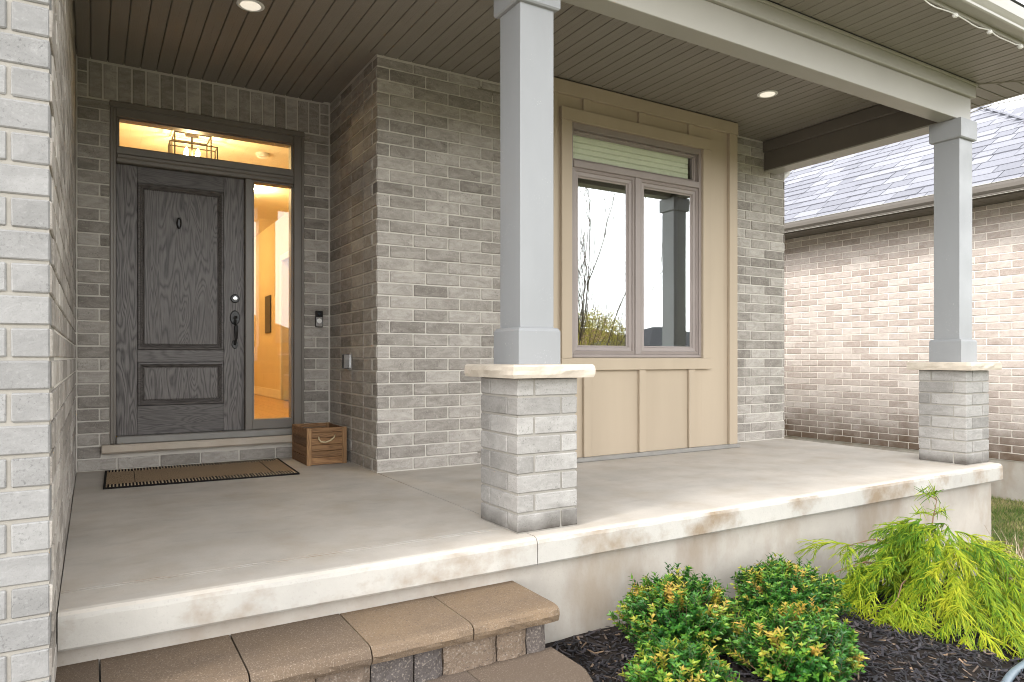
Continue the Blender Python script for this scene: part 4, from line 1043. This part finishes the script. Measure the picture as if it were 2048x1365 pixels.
V = [(1.735 + x * cos(.3) - y * sin(.3) + U(-.004, .004), 2.60 + x * sin(.3) + y * cos(.3) + U(-.004, .004), gz(1.73, 2.6) + .055 + z + U(-.004, .004)) for x, y, z in V]
one('brick_fragment', MB().add(V, Fc), 'red', 'broken red brick chip on the mulch beside the steps', 'brick chip', (1.735, 2.6, gz(1.73, 2.6)))

# ------------------------------------------------------------------ neighbour house
NX, NY0, NY1, NZ0, NZ1, NG = 9.5, 3.12, 13.0, -.398, 2.735, -.9
nb = thing('neighbour_house', 'tan brick neighbouring house with grey shingle hip roof', 'house', (11.9, 8, NG))
nw = MB().box(NX + RC, NX + .25, NY0 + RC, NY1, NZ0, NZ1).box(NX + .26, 14.5, NY0 + RC, NY0 + .25, NZ0, NZ1).build('side_wall', 'mortar_tan', nb)
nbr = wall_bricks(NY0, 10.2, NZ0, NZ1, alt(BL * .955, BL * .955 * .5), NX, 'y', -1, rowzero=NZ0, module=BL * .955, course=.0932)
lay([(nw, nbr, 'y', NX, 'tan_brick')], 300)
B(NX + .02, 14.5, NY0 + .03, NY1, -1.5, NZ0 - .0005).build('foundation', 'foundation', nb)
EX, EY, EZ, PT = 9.06, 2.70, 2.868, .667                                   # eave line, hip corner, eave height, pitch
B(EX + .012, NX + .02, EY + .02, NY1, 2.742, 2.75).build('soffit_board', 'dark_trim', nb)
sf = None
y = EY + .1
while y < 9.5: B(EX + .014, NX - .002, y, y + .122, 2.7355, 2.7415, .002).build('soffit_panel', 'dark_trim', nb); y += .125
ngp = [(u, w) for u, w in gp]
MB().prism([(EX + .012 + u, EZ + w) for u, w in ngp], 'y', EY - .1, NY1).build('gutter', 'dark_trim', nb)
B(EX - .112, EX + .011, EY - .1, NY1, EZ + .0045, EZ + .011, .001).build('drip_edge', 'trim', nb)
B(EX - .082, EX - .074, EY - .1, NY1, EZ - .130, EZ - .1245, .001).build('lip_highlight', 'trim', nb)  # pale strip painting the highlight along the gutter's bottom edge
B(EX + .0125, EX + .03, EY, NY1, 2.737, EZ + .003).build('fascia', 'dark_trim', nb)
AX, AY = EX + 2.94, EY + 2.94; AZ = EZ + PT * 2.94; FX = AX + 2.94
rf = MB(); d = -.012
rf.add([(EX - .02, EY - .02, EZ + d - .013), (FX, EY - .02, EZ + d - .013), (AX, AY, AZ + d), (AX, NY1, AZ + d), (EX - .02, NY1, EZ + d - .013), (FX, NY1, EZ + d - .013)], [(0, 2, 3, 4), (0, 1, 2), (1, 5, 3, 2)])
nroof = rf.build('roof', 'shingle', nb, fix=False)
# shingles of the slope facing us and of the hip end
sl_ = math.hypot(1, PT); ux, uz = 1 / sl_, PT / sl_
cand = []
def shingle(face, row, a, b, ex):
    s0 = row * ex; s1 = s0 + ex + .03; th = U(.005, .017)
    lift = .004
    P = []
    for s, w in ((s0, a), (s0, b), (s1, b), (s1, a)):
        up = th + lift if s == s0 else .002
        if face == 'x': base = Vector((EX - .02 + s * ux, w, EZ - .013 + s * uz)); nrm = Vector((-uz, 0, ux))
        else: base = Vector((w, EY - .02 + s * ux, EZ - .013 + s * uz)); nrm = Vector((0, -uz, ux))
        P.append(base + nrm * up)
    nrm = Vector((-uz, 0, ux)) if face == 'x' else Vector((0, -uz, ux))
    Q = [p - nrm * (th + lift + .004 if i < 2 else .006) for i, p in enumerate(P)]
    return P + Q, [(0, 1, 2, 3), (4, 5, 6, 7), (0, 1, 5, 4), (1, 2, 6, 5), (2, 3, 7, 6), (3, 0, 4, 7)]
ex = .215
for row in range(int(2.94 * sl_ / ex)):
    run = row * ex * ux
    for face, lo, hi in (('x', EY + run, 11.0), ('y', EX + run, FX - run)):
        w = lo
        while w < hi - .05:
            e = min(w + random.choice((.24, .30, .36, .42, .52)), hi)
            V, Fc = shingle(face, row, w + .006, e - .006, ex); q = [px_of(p) for p in V[:4]]
            xs_ = [min(2048, max(1560, t[0])) for t in q]; ys_ = [min(470, max(180, t[1])) for t in q]
            cand.append(((max(xs_) - min(xs_)) * (max(ys_) - min(ys_)), V, Fc)); w = e
cand.sort(key=lambda t: -t[0])
rest = MB()
for i, (a, V, Fc) in enumerate(cand):
    if i < 300 and a > 0: c = sum((Vector(v) for v in V), Vector()) / 8; MB().add(V, Fc).build('shingle', 'shingle', nroof, origin=c)
    else: rest.add(V, Fc)
rest.build('shingle_field', 'shingle', nroof, kind='stuff', fix=False)
MB().tube([(EX, EY, EZ + .012), (AX, AY, AZ + .012)], .02, 5).build('hip_cap', 'shingle', nroof)
MB().tube([(AX, AY, AZ + .010), (AX, NY1, AZ + .010)], .02, 5).build('ridge_cap', 'shingle', nroof)
rf = MB(); rf.add([(11.5, 4.2, 2.9), (16, 4.2, 5.9), (16, 12.9, 5.9), (11.5, 12.9, 2.9), (20.5, 4.2, 2.9), (20.5, 12.9, 2.9)], [(0, 1, 2, 3), (1, 4, 5, 2), (0, 4, 1), (3, 2, 5)])
rf.build('rear_roof', 'shingle', nb, fix=False)
MB().box(14.6, 20.2, 4.6, 12.5, -1.2, 2.9).build('rear_wall', 'mortar_tan', nb)

# ------------------------------------------------------------------ across the street: what the window glass mirrors
def far_house(x, y, w, d, h, rise, wall_m, roof_m, label):
    z = gz(x, y); t = thing('far_house', label, 'house', (x, y, z), 'houses across the street')
    B(x - w / 2, x + w / 2, y - d / 2, y + d / 2, z - .3, z + h).build('wall', wall_m, t)
    m = MB(); o = .45; e = z + h - .02
    m.add([(x - w / 2 - o, y - d / 2 - o, e), (x + w / 2 + o, y - d / 2 - o, e), (x + w / 2 + o, y + d / 2 + o, e), (x - w / 2 - o, y + d / 2 + o, e), (x - w / 2 + d / 2, y, e + rise), (x + w / 2 - d / 2, y, e + rise)], [(0, 1, 5, 4), (1, 2, 5), (2, 3, 4, 5), (3, 0, 4), (0, 3, 2, 1)])
    m.build('roof', roof_m, t)
    for k in range(3):
        wx = x - w / 2 + w * (k + .5) / 3
        f = B(wx - .8, wx + .8, y + d / 2 + .001, y + d / 2 + .06, z + .9, z + 2.3).build('window', 'far_white', t)
        B(wx - .7, wx + .7, y + d / 2 + .061, y + d / 2 + .07, z + 1.0, z + 2.2).build('pane', 'far_glass', t)
far_house(36.5, -40, 12, 9, 2.7, 2.0, 'far_brick', 'far_roof', 'low red brick bungalow with brown roof across the street')
far_house(34, -27, 9.5, 8, 2.6, 1.6, 'far_white', 'far_roof_dark', 'white sided bungalow with charcoal roof across the street')
far_house(6, -38, 14, 9, 3.0, 2.4, 'far_brick', 'far_roof_dark', 'red brick bungalow with charcoal roof across the street')
def bare_tree(x, y, h, label, seed):
    random.seed(seed); z = gz(x, y); t = thing('bare_tree', label, 'tree', (x, y, z)); tr = MB(); cr_ = MB()
    def grow(m, p, d, l, r, lev):
        pts = [p.copy()]; q = p.copy(); n = 6
        for i in range(n): d = (d + Vector((U(-.13, .13), U(-.13, .13), .10))).normalized(); q = q + d * l / n; pts.append(q.copy())
        m.tube(pts, [max(.0035, r * (1 - .55 * i / n)) for i in range(n + 1)], 5 if lev < 2 else 3, False)
        if lev < 3:
            for k in range((6, 5, 3)[lev]):
                i = random.randint(1, n); a = U(0, 2 * pi)
                grow(cr_, pts[i], (d * U(.7, 1.0) + Vector((cos(a), sin(a), .3)) * U(.35, .6)).normalized(), l * U(.4, .62), r * .5, lev + 1)
    for dx, k in ((-.25, .95), (.22, 1.0), (.02, .75)):
        grow(tr, Vector((x, y, z - .05)), Vector((dx, U(-.1, .1), 1)).normalized(), h * .8 * k, .022, 0)
    tr.build('trunk', 'bark', t, fix=False); cr_.build('crown', 'bark', t, fix=False); random.seed(seed + 1)
bare_tree(7.85, -1.5, 4.3, 'young bare tree with thin upright branches in the front yard', 5)
bt = thing('yellow_willow', 'yellow-green budding willow in front of the bungalows', 'tree', (25.6, -24, gz(25.6, -24)))
m = MB(); m2 = MB(); z = gz(25.6, -24)
m2.tube([(25.6, -24, z), (25.5, -24, z + 1.4), (25.7, -24.1, z + 3)], [.2, .15, .08], 7)
for i in range(9000):
    d = rvec(); r = U(.3, 1) ** .5; p = Vector((25.6 + d.x * 2.4 * r, -24 + d.y * 2.2 * r, z + 2.9 + d.z * 2.0 * r * (1 + .3 * mnoise.noise(d * 3))))
    leaf(m, p, rvec(), rvec(), U(.1, .2), U(.04, .08), R_())
m.build('crown', 'willow', bt, fix=False); m2.build('trunk', 'bark', bt, fix=False)
